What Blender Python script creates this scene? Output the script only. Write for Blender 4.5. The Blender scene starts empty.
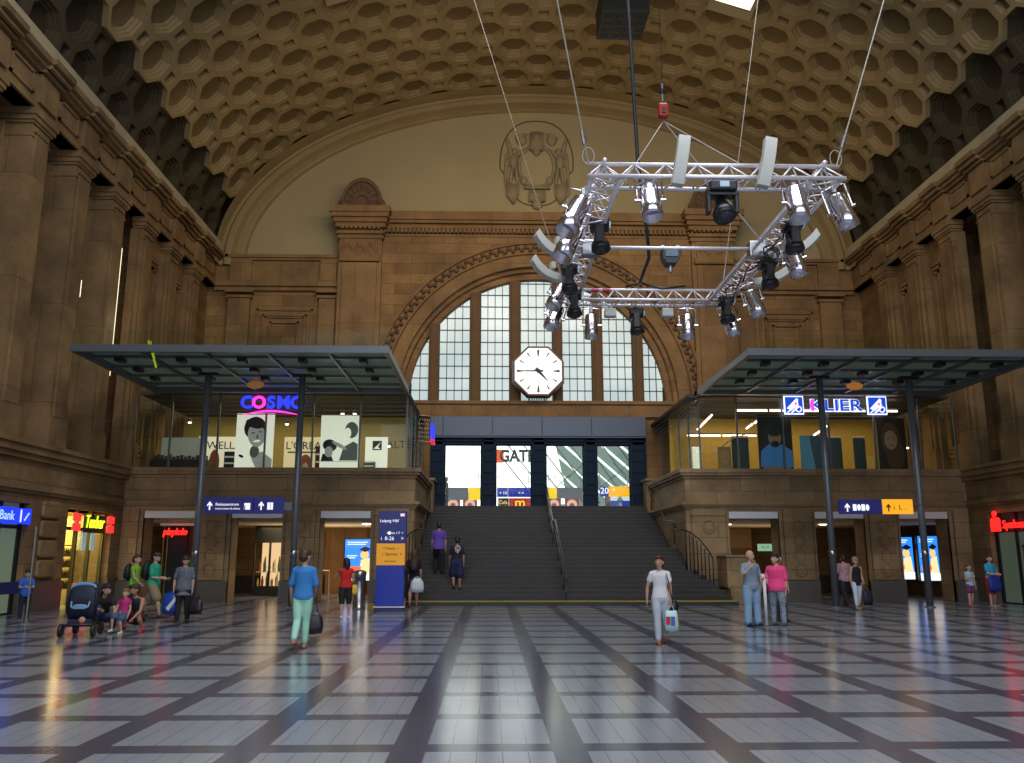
import bpy, bmesh, math, random
from math import sin, cos, pi, radians, sqrt, atan2
from mathutils import Vector, Matrix
random.seed(7)
COL = bpy.context.scene.collection

# ------------------------------------------------------------------ camera
F = 850.0
PITCH = math.atan(175 / F); PSI = math.atan(22 / (F / cos(PITCH)))
FW = Vector((sin(PSI) * cos(PITCH), cos(PSI) * cos(PITCH), sin(PITCH)))
RT = Vector((cos(PSI), -sin(PSI), 0)); UP = RT.cross(FW)
EYE = Vector((0, 0, 1.55))
def _ray(px, py): return FW + RT * ((px - 512) / F) + UP * ((381.5 - py) / F)
def atY(px, py, Y): r = _ray(px, py); return EYE + r * (Y / r.y)
def atZ(px, py, z): r = _ray(px, py); return EYE + r * ((z - 1.55) / r.z)
cd = bpy.data.cameras.new('camera'); cam = bpy.data.objects.new('camera', cd); COL.objects.link(cam)
cd.sensor_width = 36; cd.lens = F / 1024 * 36; cd.clip_end = 500
cam.matrix_world = Matrix(((RT.x, UP.x, -FW.x, 0), (RT.y, UP.y, -FW.y, 0), (RT.z, UP.z, -FW.z, 1.55), (0, 0, 0, 1)))
bpy.context.scene.camera = cam

# ------------------------------------------------------------------ materials
MATS = {}
def mat(name, col, rough=0.6, metal=0.0, emit=0.0, ecol=None, noise=0.0, nscale=8, spec=None):
    if name in MATS: return MATS[name]
    m = bpy.data.materials.new(name); m.use_nodes = True; nt = m.node_tree; b = nt.nodes['Principled BSDF']
    b.inputs['Base Color'].default_value = (*col, 1); b.inputs['Roughness'].default_value = rough
    b.inputs['Metallic'].default_value = metal
    if spec is not None: b.inputs['Specular IOR Level'].default_value = spec
    if emit:
        b.inputs['Emission Color'].default_value = (*(ecol or col), 1); b.inputs['Emission Strength'].default_value = emit
    n = nt.nodes.new('ShaderNodeTexNoise'); n.inputs['Scale'].default_value = nscale; n.inputs['Detail'].default_value = 4
    tc = nt.nodes.new('ShaderNodeTexCoord'); nt.links.new(tc.outputs['Object'], n.inputs['Vector'])
    amt = noise if noise else 0.05
    mx = nt.nodes.new('ShaderNodeMix'); mx.data_type = 'RGBA'
    mx.inputs[6].default_value = (*[c * (1 - amt) for c in col], 1); mx.inputs[7].default_value = (*[min(1, c * (1 + amt)) for c in col], 1)
    nt.links.new(n.outputs['Fac'], mx.inputs[0]); nt.links.new(mx.outputs[2], b.inputs['Base Color'])
    MATS[name] = m; return m

def stone(name, c1, c2, mort, bw=1.3, bh=0.45, rough=0.75, bump=0.25, blotch=0.35, msz=0.012):
    if name in MATS: return MATS[name]
    m = bpy.data.materials.new(name); m.use_nodes = True; nt = m.node_tree; N = nt.nodes; Lk = nt.links
    b = N['Principled BSDF']; b.inputs['Roughness'].default_value = rough
    g = N.new('ShaderNodeNewGeometry')
    sp = N.new('ShaderNodeSeparateXYZ'); Lk.new(g.outputs['Position'], sp.inputs[0])
    sn = N.new('ShaderNodeSeparateXYZ'); Lk.new(g.outputs['True Normal'], sn.inputs[0])
    def mth(op, a, bb=None):
        q = N.new('ShaderNodeMath'); q.operation = op
        if isinstance(a, (int, float)): q.inputs[0].default_value = a
        else: Lk.new(a, q.inputs[0])
        if bb is not None:
            if isinstance(bb, (int, float)): q.inputs[1].default_value = bb
            else: Lk.new(bb, q.inputs[1])
        return q.outputs[0]
    fx = mth('GREATER_THAN', mth('ABSOLUTE', sn.outputs['X']), 0.6)
    fz = mth('GREATER_THAN', mth('ABSOLUTE', sn.outputs['Z']), 0.7)
    u = N.new('ShaderNodeMix'); u.data_type = 'FLOAT'; Lk.new(fx, u.inputs[0]); Lk.new(sp.outputs['X'], u.inputs[2]); Lk.new(sp.outputs['Y'], u.inputs[3])
    v = N.new('ShaderNodeMix'); v.data_type = 'FLOAT'; Lk.new(fz, v.inputs[0]); Lk.new(sp.outputs['Z'], v.inputs[2]); Lk.new(sp.outputs['Y'], v.inputs[3])
    cb = N.new('ShaderNodeCombineXYZ'); Lk.new(u.outputs[0], cb.inputs[0]); Lk.new(v.outputs[0], cb.inputs[1])
    br = N.new('ShaderNodeTexBrick'); Lk.new(cb.outputs[0], br.inputs['Vector'])
    br.inputs['Color1'].default_value = (*c1, 1); br.inputs['Color2'].default_value = (*c2, 1); br.inputs['Mortar'].default_value = (*mort, 1)
    br.inputs['Scale'].default_value = 1; br.inputs['Mortar Size'].default_value = msz; br.inputs['Mortar Smooth'].default_value = 0.3
    br.inputs['Brick Width'].default_value = bw; br.inputs['Row Height'].default_value = bh; br.inputs['Bias'].default_value = -0.1
    no = N.new('ShaderNodeTexNoise'); Lk.new(g.outputs['Position'], no.inputs['Vector']); no.inputs['Scale'].default_value = 0.9; no.inputs['Detail'].default_value = 7
    n2 = N.new('ShaderNodeTexNoise'); Lk.new(g.outputs['Position'], n2.inputs['Vector']); n2.inputs['Scale'].default_value = 7; n2.inputs['Detail'].default_value = 5
    mr = N.new('ShaderNodeMapRange'); Lk.new(no.outputs['Fac'], mr.inputs[0]); mr.inputs[1].default_value = .3; mr.inputs[2].default_value = .7
    mr.inputs[3].default_value = 1 - blotch; mr.inputs[4].default_value = 1 + blotch * .6
    m2 = N.new('ShaderNodeMapRange'); Lk.new(n2.outputs['Fac'], m2.inputs[0]); m2.inputs[3].default_value = .8; m2.inputs[4].default_value = 1.2
    vm = N.new('ShaderNodeVectorMath'); vm.operation = 'SCALE'; Lk.new(br.outputs['Color'], vm.inputs[0]); Lk.new(mth('MULTIPLY', mr.outputs[0], m2.outputs[0]), vm.inputs['Scale'])
    Lk.new(vm.outputs[0], b.inputs['Base Color'])
    bp = N.new('ShaderNodeBump'); bp.inputs['Strength'].default_value = bump; bp.inputs['Distance'].default_value = .02
    h = mth('SUBTRACT', mth('MULTIPLY', n2.outputs['Fac'], .4), br.outputs['Fac']); Lk.new(h, bp.inputs['Height']); Lk.new(bp.outputs[0], b.inputs['Normal'])
    MATS[name] = m; return m

def glassmat(name, tint=(.75, .85, .8), refl=1.0, base=0.05):
    m = bpy.data.materials.new(name); m.use_nodes = True; nt = m.node_tree; N = nt.nodes; Lk = nt.links
    N.remove(N['Principled BSDF']); out = N['Material Output']
    tr = N.new('ShaderNodeBsdfTransparent'); tr.inputs[0].default_value = (*tint, 1)
    gl = N.new('ShaderNodeBsdfGlossy'); gl.inputs['Roughness'].default_value = .03; gl.inputs[0].default_value = (.9, 1, .95, 1)
    fr = N.new('ShaderNodeFresnel'); fr.inputs[0].default_value = 1.5
    ms = N.new('ShaderNodeMixShader'); mm = N.new('ShaderNodeMath'); mm.operation = 'MULTIPLY_ADD'; Lk.new(fr.outputs[0], mm.inputs[0]); mm.inputs[1].default_value = refl; mm.inputs[2].default_value = base
    Lk.new(mm.outputs[0], ms.inputs[0]); Lk.new(tr.outputs[0], ms.inputs[1]); Lk.new(gl.outputs[0], ms.inputs[2]); Lk.new(ms.outputs[0], out.inputs[0])
    MATS[name] = m; return m

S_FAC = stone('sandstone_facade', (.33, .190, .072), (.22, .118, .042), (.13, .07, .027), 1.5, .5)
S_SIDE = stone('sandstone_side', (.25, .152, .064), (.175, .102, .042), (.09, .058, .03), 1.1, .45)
S_LOW = stone('sandstone_lower', (.33, .225, .115), (.245, .16, .078), (.13, .09, .055), 1.8, .55)
S_DARK = mat('stone_dark_base', (.035, .032, .03), .4, noise=.4, nscale=6)
S_TRIM = stone('sandstone_trim', (.31, .18, .072), (.235, .13, .05), (.15, .085, .035), 1.8, 3.0, blotch=.3)
S_STRIM = stone('sandstone_side_trim', (.265, .165, .07), (.195, .118, .05), (.11, .07, .034), 1.8, 3.0, blotch=.4)
PLASTER = mat('pale_plaster', (.43, .345, .185), .85, noise=.14, nscale=.35)
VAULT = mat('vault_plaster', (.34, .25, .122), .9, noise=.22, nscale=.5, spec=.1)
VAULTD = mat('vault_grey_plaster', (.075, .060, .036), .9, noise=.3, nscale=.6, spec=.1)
RELIEF = mat('relief_plaster', (.34, .27, .155), .8, noise=.3, nscale=2.5)
CARVED = mat('carved_stone', (.15, .085, .045), .8, noise=.4, nscale=3)
METAL = mat('grey_painted_metal', (.135, .155, .175), .35, .3)
DARKM = mat('dark_metal', (.02, .022, .025), .4, .5)
ALU = mat('aluminium', (.74, .73, .78), .38, .45)
CHROME = mat('polished_aluminium', (.75, .73, .8), .16, 1.0, noise=.1)
BLACKP = mat('black_plastic', (.012, .013, .016), .35)
WHITEP = mat('white_plastic', (.52, .54, .50), .45)
STEEL = mat('stainless_steel', (.45, .46, .48), .28, 1.0)
GLASS = glassmat('clear_glass', (.93, .97, .93), .28, .0)
CANGLASS = glassmat('canopy_glass', (.20, .29, .26), .6, .02)
def frost(m, col, f):
    nt = m.node_tree; out = nt.nodes['Material Output']; src = out.inputs[0].links[0].from_socket
    d = nt.nodes.new('ShaderNodeBsdfDiffuse'); d.inputs[0].default_value = (*col, 1); t = nt.nodes.new('ShaderNodeBsdfTranslucent'); t.inputs[0].default_value = (*col, 1)
    a = nt.nodes.new('ShaderNodeMixShader'); a.inputs[0].default_value = .5; b = nt.nodes.new('ShaderNodeMixShader'); b.inputs[0].default_value = f
    nt.links.new(d.outputs[0], a.inputs[1]); nt.links.new(t.outputs[0], a.inputs[2]); nt.links.new(src, b.inputs[1]); nt.links.new(a.outputs[0], b.inputs[2]); nt.links.new(b.outputs[0], out.inputs[0])
frost(CANGLASS, (.44, .56, .52), .78)
def emi(name, col, s): return mat(name, (.02, .02, .02), .5, emit=s, ecol=col)

# ------------------------------------------------------------------ mesh builder
class MB:
    def __init__(s): s.v = []; s.f = []; s.m = []; s.mi = 0
    def add(s, vs, fs):
        o = len(s.v); s.v += [tuple(p) for p in vs]
        for f in fs: s.f.append(tuple(i + o for i in f)); s.m.append(s.mi)
        return s
    def box(s, x0, x1, y0, y1, z0, z1, M=None):
        if x0 > x1: x0, x1 = x1, x0
        vs = [Vector((x, y, z)) for x in (x0, x1) for y in (y0, y1) for z in (z0, z1)]
        if M is not None: vs = [M @ v for v in vs]
        return s.add(vs, [(0, 1, 3, 2), (4, 6, 7, 5), (0, 4, 5, 1), (2, 3, 7, 6), (0, 2, 6, 4), (1, 5, 7, 3)])
    def tube(s, pts, r, n=8, caps=True, squash=None):
        pts = [Vector(p) for p in pts]
        if not isinstance(r, (list, tuple)): r = [r] * len(pts)
        rings = []; prev = None
        for i, p in enumerate(pts):
            d = (pts[min(i + 1, len(pts) - 1)] - pts[max(i - 1, 0)])
            d = d.normalized() if d.length > 1e-9 else Vector((0, 0, 1))
            if prev is None:
                a = d.cross(Vector((0, 0, 1)) if abs(d.z) < .9 else Vector((1, 0, 0))).normalized()
            else:
                a = (prev - d * prev.dot(d)).normalized()
            prev = a; b = d.cross(a)
            rings.append([p + (a * cos(2 * pi * k / n) + b * sin(2 * pi * k / n) * (squash or 1)) * r[i] for k in range(n)])
        return s.loft(rings, caps)
    def loft(s, rings, caps=True):
        n = len(rings[0]); vs = [v for R in rings for v in R]; fs = []
        for i in range(len(rings) - 1):
            for k in range(n):
                fs.append((i * n + k, i * n + (k + 1) % n, (i + 1) * n + (k + 1) % n, (i + 1) * n + k))
        if caps: fs.append(tuple(reversed(range(n)))); fs.append(tuple((len(rings) - 1) * n + k for k in range(n)))
        return s.add(vs, fs)
    def capsule(s, pts, r, n=10):
        pts = [Vector(p) for p in pts]
        if not isinstance(r, (list, tuple)): r = [r] * len(pts)
        d0 = (pts[0] - pts[1]).normalized(); d1 = (pts[-1] - pts[-2]).normalized()
        P = [pts[0] + d0 * r[0] * .98, pts[0] + d0 * r[0] * .7] + pts + [pts[-1] + d1 * r[-1] * .7, pts[-1] + d1 * r[-1] * .98]
        R = [r[0] * .15, r[0] * .72] + list(r) + [r[-1] * .72, r[-1] * .15]
        return s.tube(P, R, n)
    def ell(s, c, rx, ry, rz, n=12, m=8, M=None):
        c = Vector(c); rings = []
        for i in range(m + 1):
            t = pi * min(max(i / m, .02), .98)
            ring = [Vector((rx * sin(t) * cos(2 * pi * k / n), ry * sin(t) * sin(2 * pi * k / n), -rz * cos(t))) for k in range(n)]
            rings.append([c + (M @ q if M is not None else q) for q in ring])
        return s.loft(rings)
    def lathe(s, prof, n=16, M=None):
        rings = []
        for r, z in prof:
            ring = [Vector((max(r, 1e-4) * cos(2 * pi * k / n), max(r, 1e-4) * sin(2 * pi * k / n), z)) for k in range(n)]
            rings.append([M @ q for q in ring] if M is not None else ring)
        return s.loft(rings)
    def prism(s, poly, y0, y1, M=None):
        n = len(poly)
        vs = [Vector((x, y0, z)) for x, z in poly] + [Vector((x, y1, z)) for x, z in poly]
        if M is not None: vs = [M @ v for v in vs]
        return s.add(vs, [tuple(range(n)), tuple(reversed(range(n, 2 * n)))] + [(i, i + n, (i + 1) % n + n, (i + 1) % n) for i in range(n)])
    def build(s, name, m, parent=None, smooth=False, loc=None, bevel=0, **kw):
        me = bpy.data.meshes.new(name); me.from_pydata(s.v, [], s.f)
        ms = m if isinstance(m, (list, tuple)) else [m]
        for q in ms: me.materials.append(q)
        if len(ms) > 1: me.polygons.foreach_set('material_index', s.m)
        bm = bmesh.new(); bm.from_mesh(me); bmesh.ops.recalc_face_normals(bm, faces=bm.faces)
        bm.to_mesh(me); bm.free()
        if smooth: me.polygons.foreach_set('use_smooth', [True] * len(me.polygons))
        me.update()
        o = bpy.data.objects.new(name, me); COL.objects.link(o)
        if parent is not None: o.parent = parent
        if loc is not None: o.location = loc
        if bevel:
            b = o.modifiers.new('bevel', 'BEVEL'); b.width = bevel; b.segments = 2; b.limit_method = 'ANGLE'
        for k, v in kw.items(): o[k] = v
        return o
def empty(name, loc, label, cat, group=None, rz=0):
    o = bpy.data.objects.new(name, None); COL.objects.link(o); o.location = loc; o.rotation_euler = (0, 0, rz)
    o.empty_display_size = .1
    return tag(o, label, cat, group)
def tag(o, label, cat, group=None):
    o['label'] = label; o['category'] = cat
    if group: o['group'] = group
    return o
def struct(o): o['kind'] = 'structure'; return o
def B(x0, x1, y0, y1, z0, z1): return MB().box(x0, x1, y0, y1, z0, z1)
def text(body, size, loc, m, name='lettering', parent=None, rz=0, depth=.01, align='CENTER', rx=pi / 2, shear=0, bold=0, sx=1):
    cu = bpy.data.curves.new('t', 'FONT'); cu.body = body; cu.size = size; cu.extrude = depth; cu.align_x = align; cu.align_y = 'CENTER'
    cu.shear = shear; cu.offset = bold; cu.resolution_u = 3
    to = bpy.data.objects.new('t', cu); COL.objects.link(to); bpy.context.view_layer.update()
    me = bpy.data.meshes.new_from_object(to); bpy.data.objects.remove(to); bpy.data.curves.remove(cu)
    me.transform(Matrix.Diagonal((sx, 1, 1, 1)))
    me.transform(Matrix.Rotation(rz, 4, 'Z') @ Matrix.Rotation(rx, 4, 'X'))
    me.materials.clear(); me.materials.append(m)
    o = bpy.data.objects.new(name, me); COL.objects.link(o); o.location = loc
    if parent is not None: o.parent = parent
    return o
def remesh(mb, vox, name, m, parent, it=4):
    o = mb.build(name, m); md = o.modifiers.new('r', 'REMESH'); md.mode = 'VOXEL'; md.voxel_size = vox; md.use_smooth_shade = True
    sm = o.modifiers.new('s', 'SMOOTH'); sm.factor = .5; sm.iterations = it
    dg = bpy.context.evaluated_depsgraph_get(); me = bpy.data.meshes.new_from_object(o.evaluated_get(dg))
    o.modifiers.clear(); old = o.data; o.data = me; bpy.data.meshes.remove(old)
    if not me.materials: me.materials.append(m)
    me.polygons.foreach_set('use_smooth', [True] * len(me.polygons))
    if parent is not None: o.parent = parent
    return o

# ------------------------------------------------------------------ key dimensions
XL, XR, XC = -12.9, 17.2, 2.15
def mx(x): return 2 * XC - x
WY, FY = 30.5, 38.0
Y0 = -7.0

# ------------------------------------------------------------------ floor
def floor_mat():
    m = bpy.data.materials.new('polished_floor'); m.use_nodes = True; nt = m.node_tree; N = nt.nodes; Lk = nt.links; b = N['Principled BSDF']
    g = N.new('ShaderNodeNewGeometry'); sp = N.new('ShaderNodeSeparateXYZ'); Lk.new(g.outputs['Position'], sp.inputs[0])
    def mth(op, a, bb=None):
        q = N.new('ShaderNodeMath'); q.operation = op
        for i, t in enumerate((a, bb)):
            if t is None: continue
            if isinstance(t, (int, float)): q.inputs[i].default_value = t
            else: Lk.new(t, q.inputs[i])
        return q.outputs[0]
    def line(c, off, pitch, w): return mth('LESS_THAN', mth('FLOORED_MODULO' if False else 'MODULO', mth('ADD', c, 1000 * pitch - off), pitch), w)
    X, Y = sp.outputs['X'], sp.outputs['Y']
    band = mth('MAXIMUM', line(X, -.80, 1.32, .28), line(Y, 7.36, 1.4, .29))
    jx = line(X, -.52, .208, .010); jy = line(Y, 7.36, .7, .010)
    n1 = N.new('ShaderNodeTexNoise'); Lk.new(g.outputs['Position'], n1.inputs['Vector']); n1.inputs['Scale'].default_value = 60; n1.inputs['Detail'].default_value = 3
    n2 = N.new('ShaderNodeTexNoise'); Lk.new(g.outputs['Position'], n2.inputs['Vector']); n2.inputs['Scale'].default_value = .8; n2.inputs['Detail'].default_value = 5
    def mixc(f, a, bcol):
        q = N.new('ShaderNodeMix'); q.data_type = 'RGBA'; Lk.new(f, q.inputs[0])
        for i, t in ((6, a), (7, bcol)):
            if isinstance(t, tuple): q.inputs[i].default_value = (*t, 1)
            else: Lk.new(t, q.inputs[i])
        return q.outputs[2]
    pan = mixc(n1.outputs['Fac'], (.195, .225, .27), (.305, .335, .39))
    pan = mixc(mth('MULTIPLY', jx, .55), pan, (.06, .06, .07))
    bnd = mixc(n1.outputs['Fac'], (.042, .044, .066), (.085, .09, .13))
    c = mixc(band, pan, bnd)
    c2 = mixc(mth('MULTIPLY', mth('SUBTRACT', n2.outputs['Fac'], .3), .5), c, (.09, .09, .10))
    Lk.new(c2, b.inputs['Base Color'])
    rg = mth('ADD', .15, mth('MULTIPLY', n2.outputs['Fac'], .05)); Lk.new(rg, b.inputs['Roughness'])
    b.inputs['Specular IOR Level'].default_value = .36
    MATS['floor'] = m; return m
fl = B(XL - 1.5, XR + 1.5, Y0 - 3, 45, -.2, 0).build('floor', floor_mat()); struct(fl)

# ------------------------------------------------------------------ vault
A0, B0, ZS = 14.9, 8.7, 15.2
NT = 2400; TH = []; SS = []; acc = 0; pv = None
for i in range(NT + 1):
    t = pi * i / NT; x = -A0 * cos(t); z = B0 * sin(t)
    if pv: acc += math.hypot(x - pv[0], z - pv[1])
    pv = (x, z); TH.append(t); SS.append(acc)
STOT = acc
import bisect
def V(s, y, h):
    if s <= 0: return Vector((XC - A0 - h, y, ZS + s))
    if s >= STOT: return Vector((XC + A0 + h, y, ZS - (s - STOT)))
    i = min(max(bisect.bisect(SS, s), 1), NT); f = (s - SS[i - 1]) / (SS[i] - SS[i - 1]); t = TH[i - 1] + (TH[i] - TH[i - 1]) * f
    n = Vector((-cos(t) / A0, 0, sin(t) / B0)).normalized()
    return Vector((XC - A0 * cos(t), y, ZS + B0 * sin(t))) + n * h
PS, PY = 1.18, 2.44
OCT = [(.87, -.35), (.87, .35), (.35, .83), (-.35, .83), (-.87, .35), (-.87, -.35), (-.35, -.83), (.35, -.83)]
SQ = [(.35, -.35), (.35, .35), (-.35, .35), (-.35, -.35)]
vb = MB()
def tile(poly, yc, sc, h0, rings, skirt):
    n = len(poly); vs = []
    if skirt: vs += [V(sc + v, yc + u, .45) for u, v in poly]
    for t, h in rings: vs += [V(sc + v * t, yc + u * t, h0 + h) for u, v in poly]
    k = len(vs) // n; fs = []
    for i in range(k - 1):
        for j in range(n): fs.append((i * n + j, i * n + (j + 1) % n, (i + 1) * n + (j + 1) % n, (i + 1) * n + j))
    fs.append(tuple((k - 1) * n + j for j in range(n)))
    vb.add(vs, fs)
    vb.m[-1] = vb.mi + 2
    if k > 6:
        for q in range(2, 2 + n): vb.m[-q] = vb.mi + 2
OR = [(1, 0), (.84, 0), (.82, .10), (.75, .11), (.73, .21), (.65, .22), (.63, .31), (.45, .34)]
SR = [(1, 0), (.62, 0), (.56, .24)]
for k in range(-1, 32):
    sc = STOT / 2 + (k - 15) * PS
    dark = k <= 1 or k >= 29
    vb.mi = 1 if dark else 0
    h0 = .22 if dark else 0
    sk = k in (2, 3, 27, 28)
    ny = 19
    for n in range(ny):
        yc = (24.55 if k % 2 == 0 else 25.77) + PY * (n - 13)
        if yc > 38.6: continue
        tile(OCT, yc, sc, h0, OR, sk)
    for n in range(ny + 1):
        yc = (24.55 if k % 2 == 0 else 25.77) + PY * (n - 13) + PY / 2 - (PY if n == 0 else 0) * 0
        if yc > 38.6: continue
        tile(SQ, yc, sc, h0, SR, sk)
vault = vb.build('ceiling', [VAULT, VAULTD, mat('vault_pit_shade', (.19, .135, .065), .9, noise=.25, nscale=.5, spec=.1), mat('vault_grey_pit_shade', (.05, .038, .022), .9, noise=.25, nscale=.5, spec=.1)]); struct(vault)  # coffer pits get a darker plaster: recess shade put into the colour
# plain soffit and mouldings at the end arch
def ellp(a, b, y, n=72, zb=ZS - .3):
    out = [Vector((XC - a, y, zb))]
    for i in range(n + 1):
        t = pi * i / n; out.append(Vector((XC - a * cos(t), y, ZS + b * sin(t))))
    out.append(Vector((XC + a, y, zb))); return out
rings = [ellp(14.95, 8.75, 36.75), ellp(14.86, 8.66, 37.35), ellp(14.86, 8.66, 38.1), ellp(14.72, 8.52, 38.12), ellp(14.6, 8.42, 38.0), ellp(14.45, 8.3, 38.0), ellp(14.35, 8.22, 38.1), ellp(14.25, 8.18, 38.4), ellp(14.05, 8.13, 38.62), ellp(13.9, 8.1, 38.66), ellp(13.85, 8.05, 38.85)]
mb = MB(); n = len(rings[0])
mb.add([v for r in rings[1:] for v in r], [(i * n + k, i * n + k + 1, (i + 1) * n + k + 1, (i + 1) * n + k) for i in range(len(rings) - 2) for k in range(n - 1)])
struct(mb.build('trim_1', VAULT, smooth=False))
mb = MB(); r = ellp(15.4, 9.2, 38.85); mb.add(r, [tuple(range(len(r)))]); 
r2 = ellp(15.4, 9.2, 39.4); mb.add(r2, [tuple(range(len(r2)))])
struct(mb.build('wall_tympanum', PLASTER))

# ------------------------------------------------------------------ side walls
def side(X, d, nm, opens, k0):
    # d=+1: hall lies towards +X of X
    def bx(m, a, b, y0, y1, z0, z1): return m.box(X + d * a, X + d * b, y0, y1, z0, z1)
    w = MB()
    bx(w, -1.9, -1.6, Y0, 39, 4.3, 15.5)
    bx(w, -1.6, -.35, 31.0, 39, 4.3, 14.0)
    bx(w, -1.6, -.0, Y0, 39, 3.4, 4.5)
    # lower wall with shop openings
    ys = [Y0] + [v for o in opens for v in o] + [WY + .2]
    for i in range(0, len(ys), 2): bx(w, -1.2, 0, ys[i], ys[i + 1], 0, 3.4)
    for o in opens: bx(w, -1.2, 0, o[0], o[1], 3.0, 3.4)
    bx(w, -1.9, -1.6, Y0, 39, 3.0, 4.4)
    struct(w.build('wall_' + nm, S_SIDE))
    t = MB()
    for p, a, b in ((.12, 4.2, 4.35), (.22, 4.35, 4.55), (.3, 4.55, 4.68)): bx(t, -.2, p, Y0, WY + .1, a, b)
    bx(t, -1.6, .05, Y0, 38.4, 4.5, 4.6)
    for p, a, b in ((.08, 3.28, 3.36), (.14, 3.36, 3.5)): bx(t, -.2, p, Y0, WY, a, b)
    struct(t.build('trim_%d' % k0, S_STRIM))
    # dark plinth
    t = MB()
    for i in range(0, len(ys), 2): bx(t, -.3, .04, ys[i] - (.012 if i else 0), ys[i + 1] + .012, 0, .85)
    struct(t.build('baseboard_' + nm, mat('plinth_stone', (.10, .075, .055), .5, noise=.3)))
    # giant piers
    k = 0
    for i in range(-11, 6):
        e = 23.2 + 2.62 * i - (.5 if d < 0 else 0); s0 = e - .95
        deep = e < 29.5
        p = MB()
        if deep:
            bx(p, -1.65, 0, s0, e, 4.55, 13.5); bx(p, -1.65, -.75, s0 - .12, e + .12, 4.55, 13.5)
            bx(p, -.6, .06, s0 + .16, e - .16, 5.6, 13.2)
        else:
            bx(p, -.4, 0, s0, e, 4.55, 13.5); bx(p, -.4, -.12, s0 - .2, e + .2, 4.55, 13.4); bx(p, -.1, .05, s0 + .18, e - .18, 5.6, 13.1)
        lo = -1.65 if deep else -.4
        bx(p, lo, .08, s0 - .06, e + .06, 4.55, 5.5); bx(p, lo, .04, s0 - .03, e + .03, 5.5, 5.6)
        for q, a, b in ((.03, 13.1, 13.16), (.06, 13.48, 13.56), (.11, 13.56, 13.7), (.16, 13.7, 13.92)): bx(p, lo, q, s0 - q, e + q, a, b)
        for j in range(5): bx(p, .0, .05, s0 + .1 + j * .155, s0 + .22 + j * .155, 13.26, 13.42)
        struct(p.build('trim_%d' % (k0 + 1 + k), S_STRIM)); k += 1
        if not deep:
            q = MB()
            a0, a1 = e + .35, e + 2.62 - 1.3
            for j, (ii, zz) in enumerate(((0, 12.9), (.16, 12.7), (.3, 12.5))):
                z0 = 5.2 + ii
                for (ya, yb, za, zb) in ((a0 + ii, a1 - ii, zz - .1, zz), (a0 + ii, a1 - ii, z0, z0 + .1), (a0 + ii, a0 + ii + .07, z0, zz), (a1 - ii - .07, a1 - ii, z0, zz)):
                    bx(q, -.36, -.28 + .03 * j, ya, yb, za, zb)
            if i < 5: struct(q.build('trim_%d' % (k0 + 30 + k), S_STRIM))
    # entablature
    t = MB()
    bx(t, -1.9, .02, Y0, 38.5, 13.9, 15.2)
    for p, a, b in ((.10, 13.9, 14.0), (.05, 14.0, 14.12), (.16, 15.0, 15.1), (.30, 15.1, 15.22), (.42, 15.22, 15.38)): bx(t, -.5, p, Y0, 38.5, a, b)
    for i in range(-11, 6):
        e = 23.2 + 2.62 * i - (.5 if d < 0 else 0)
        bx(t, -.2, .14, e - .95, e, 14.12, 15.0)
        for p, a, b in ((.26, 15.0, 15.1), (.42, 15.1, 15.24), (.54, 15.24, 15.42)): bx(t, -.2, p, e - 1.05, e + .1, a, b)
        for (ya, yb, za, zb) in ((e + .25, e + 1.42, 14.25, 14.33), (e + .25, e + 1.42, 14.83, 14.9), (e + .25, e + .33, 14.25, 14.9), (e + 1.34, e + 1.42, 14.25, 14.9)): bx(t, -.1, .08, ya, yb, za, zb)
    struct(t.build('trim_%d' % (k0 + 20), S_STRIM))
    t = MB(); bx(t, -1.9, .40, Y0, 38.6, 15.38, 15.42); t.prism([(X + d * .42, 15.42), (X + d * .34, 15.86), (X + d * .05, 16.05), (X - d * 1.2, 16.05), (X - d * 1.2, 15.42)], Y0, 38.0)
    struct(t.build('trim_%d' % (k0 + 21), mat('dusty_ledge', (.42, .36, .22), .9, noise=.3, nscale=1.2)))
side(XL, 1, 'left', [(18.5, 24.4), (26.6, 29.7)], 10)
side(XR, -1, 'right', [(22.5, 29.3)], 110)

# rusticated cushions on the left pier and right pier near the corner
def cushions(x, d, ya, yb, lab):
    m = MB()
    for j in range(4):
        z0 = .95 + j * .56
        m.prism([(ya, z0 + .06), (ya + .08, z0), (yb - .08, z0), (yb, z0 + .06), (yb, z0 + .44), (yb - .08, z0 + .5), (ya + .08, z0 + .5), (ya, z0 + .44)], 0, .12,
                Matrix(((0, d, 0, x), (1, 0, 0, 0), (0, 0, 1, 0), (0, 0, 0, 1))))
    return struct(m.build(lab, S_STRIM, bevel=.05))
cushions(XL, 1, 24.95, 25.95, 'trim_200')

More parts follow.
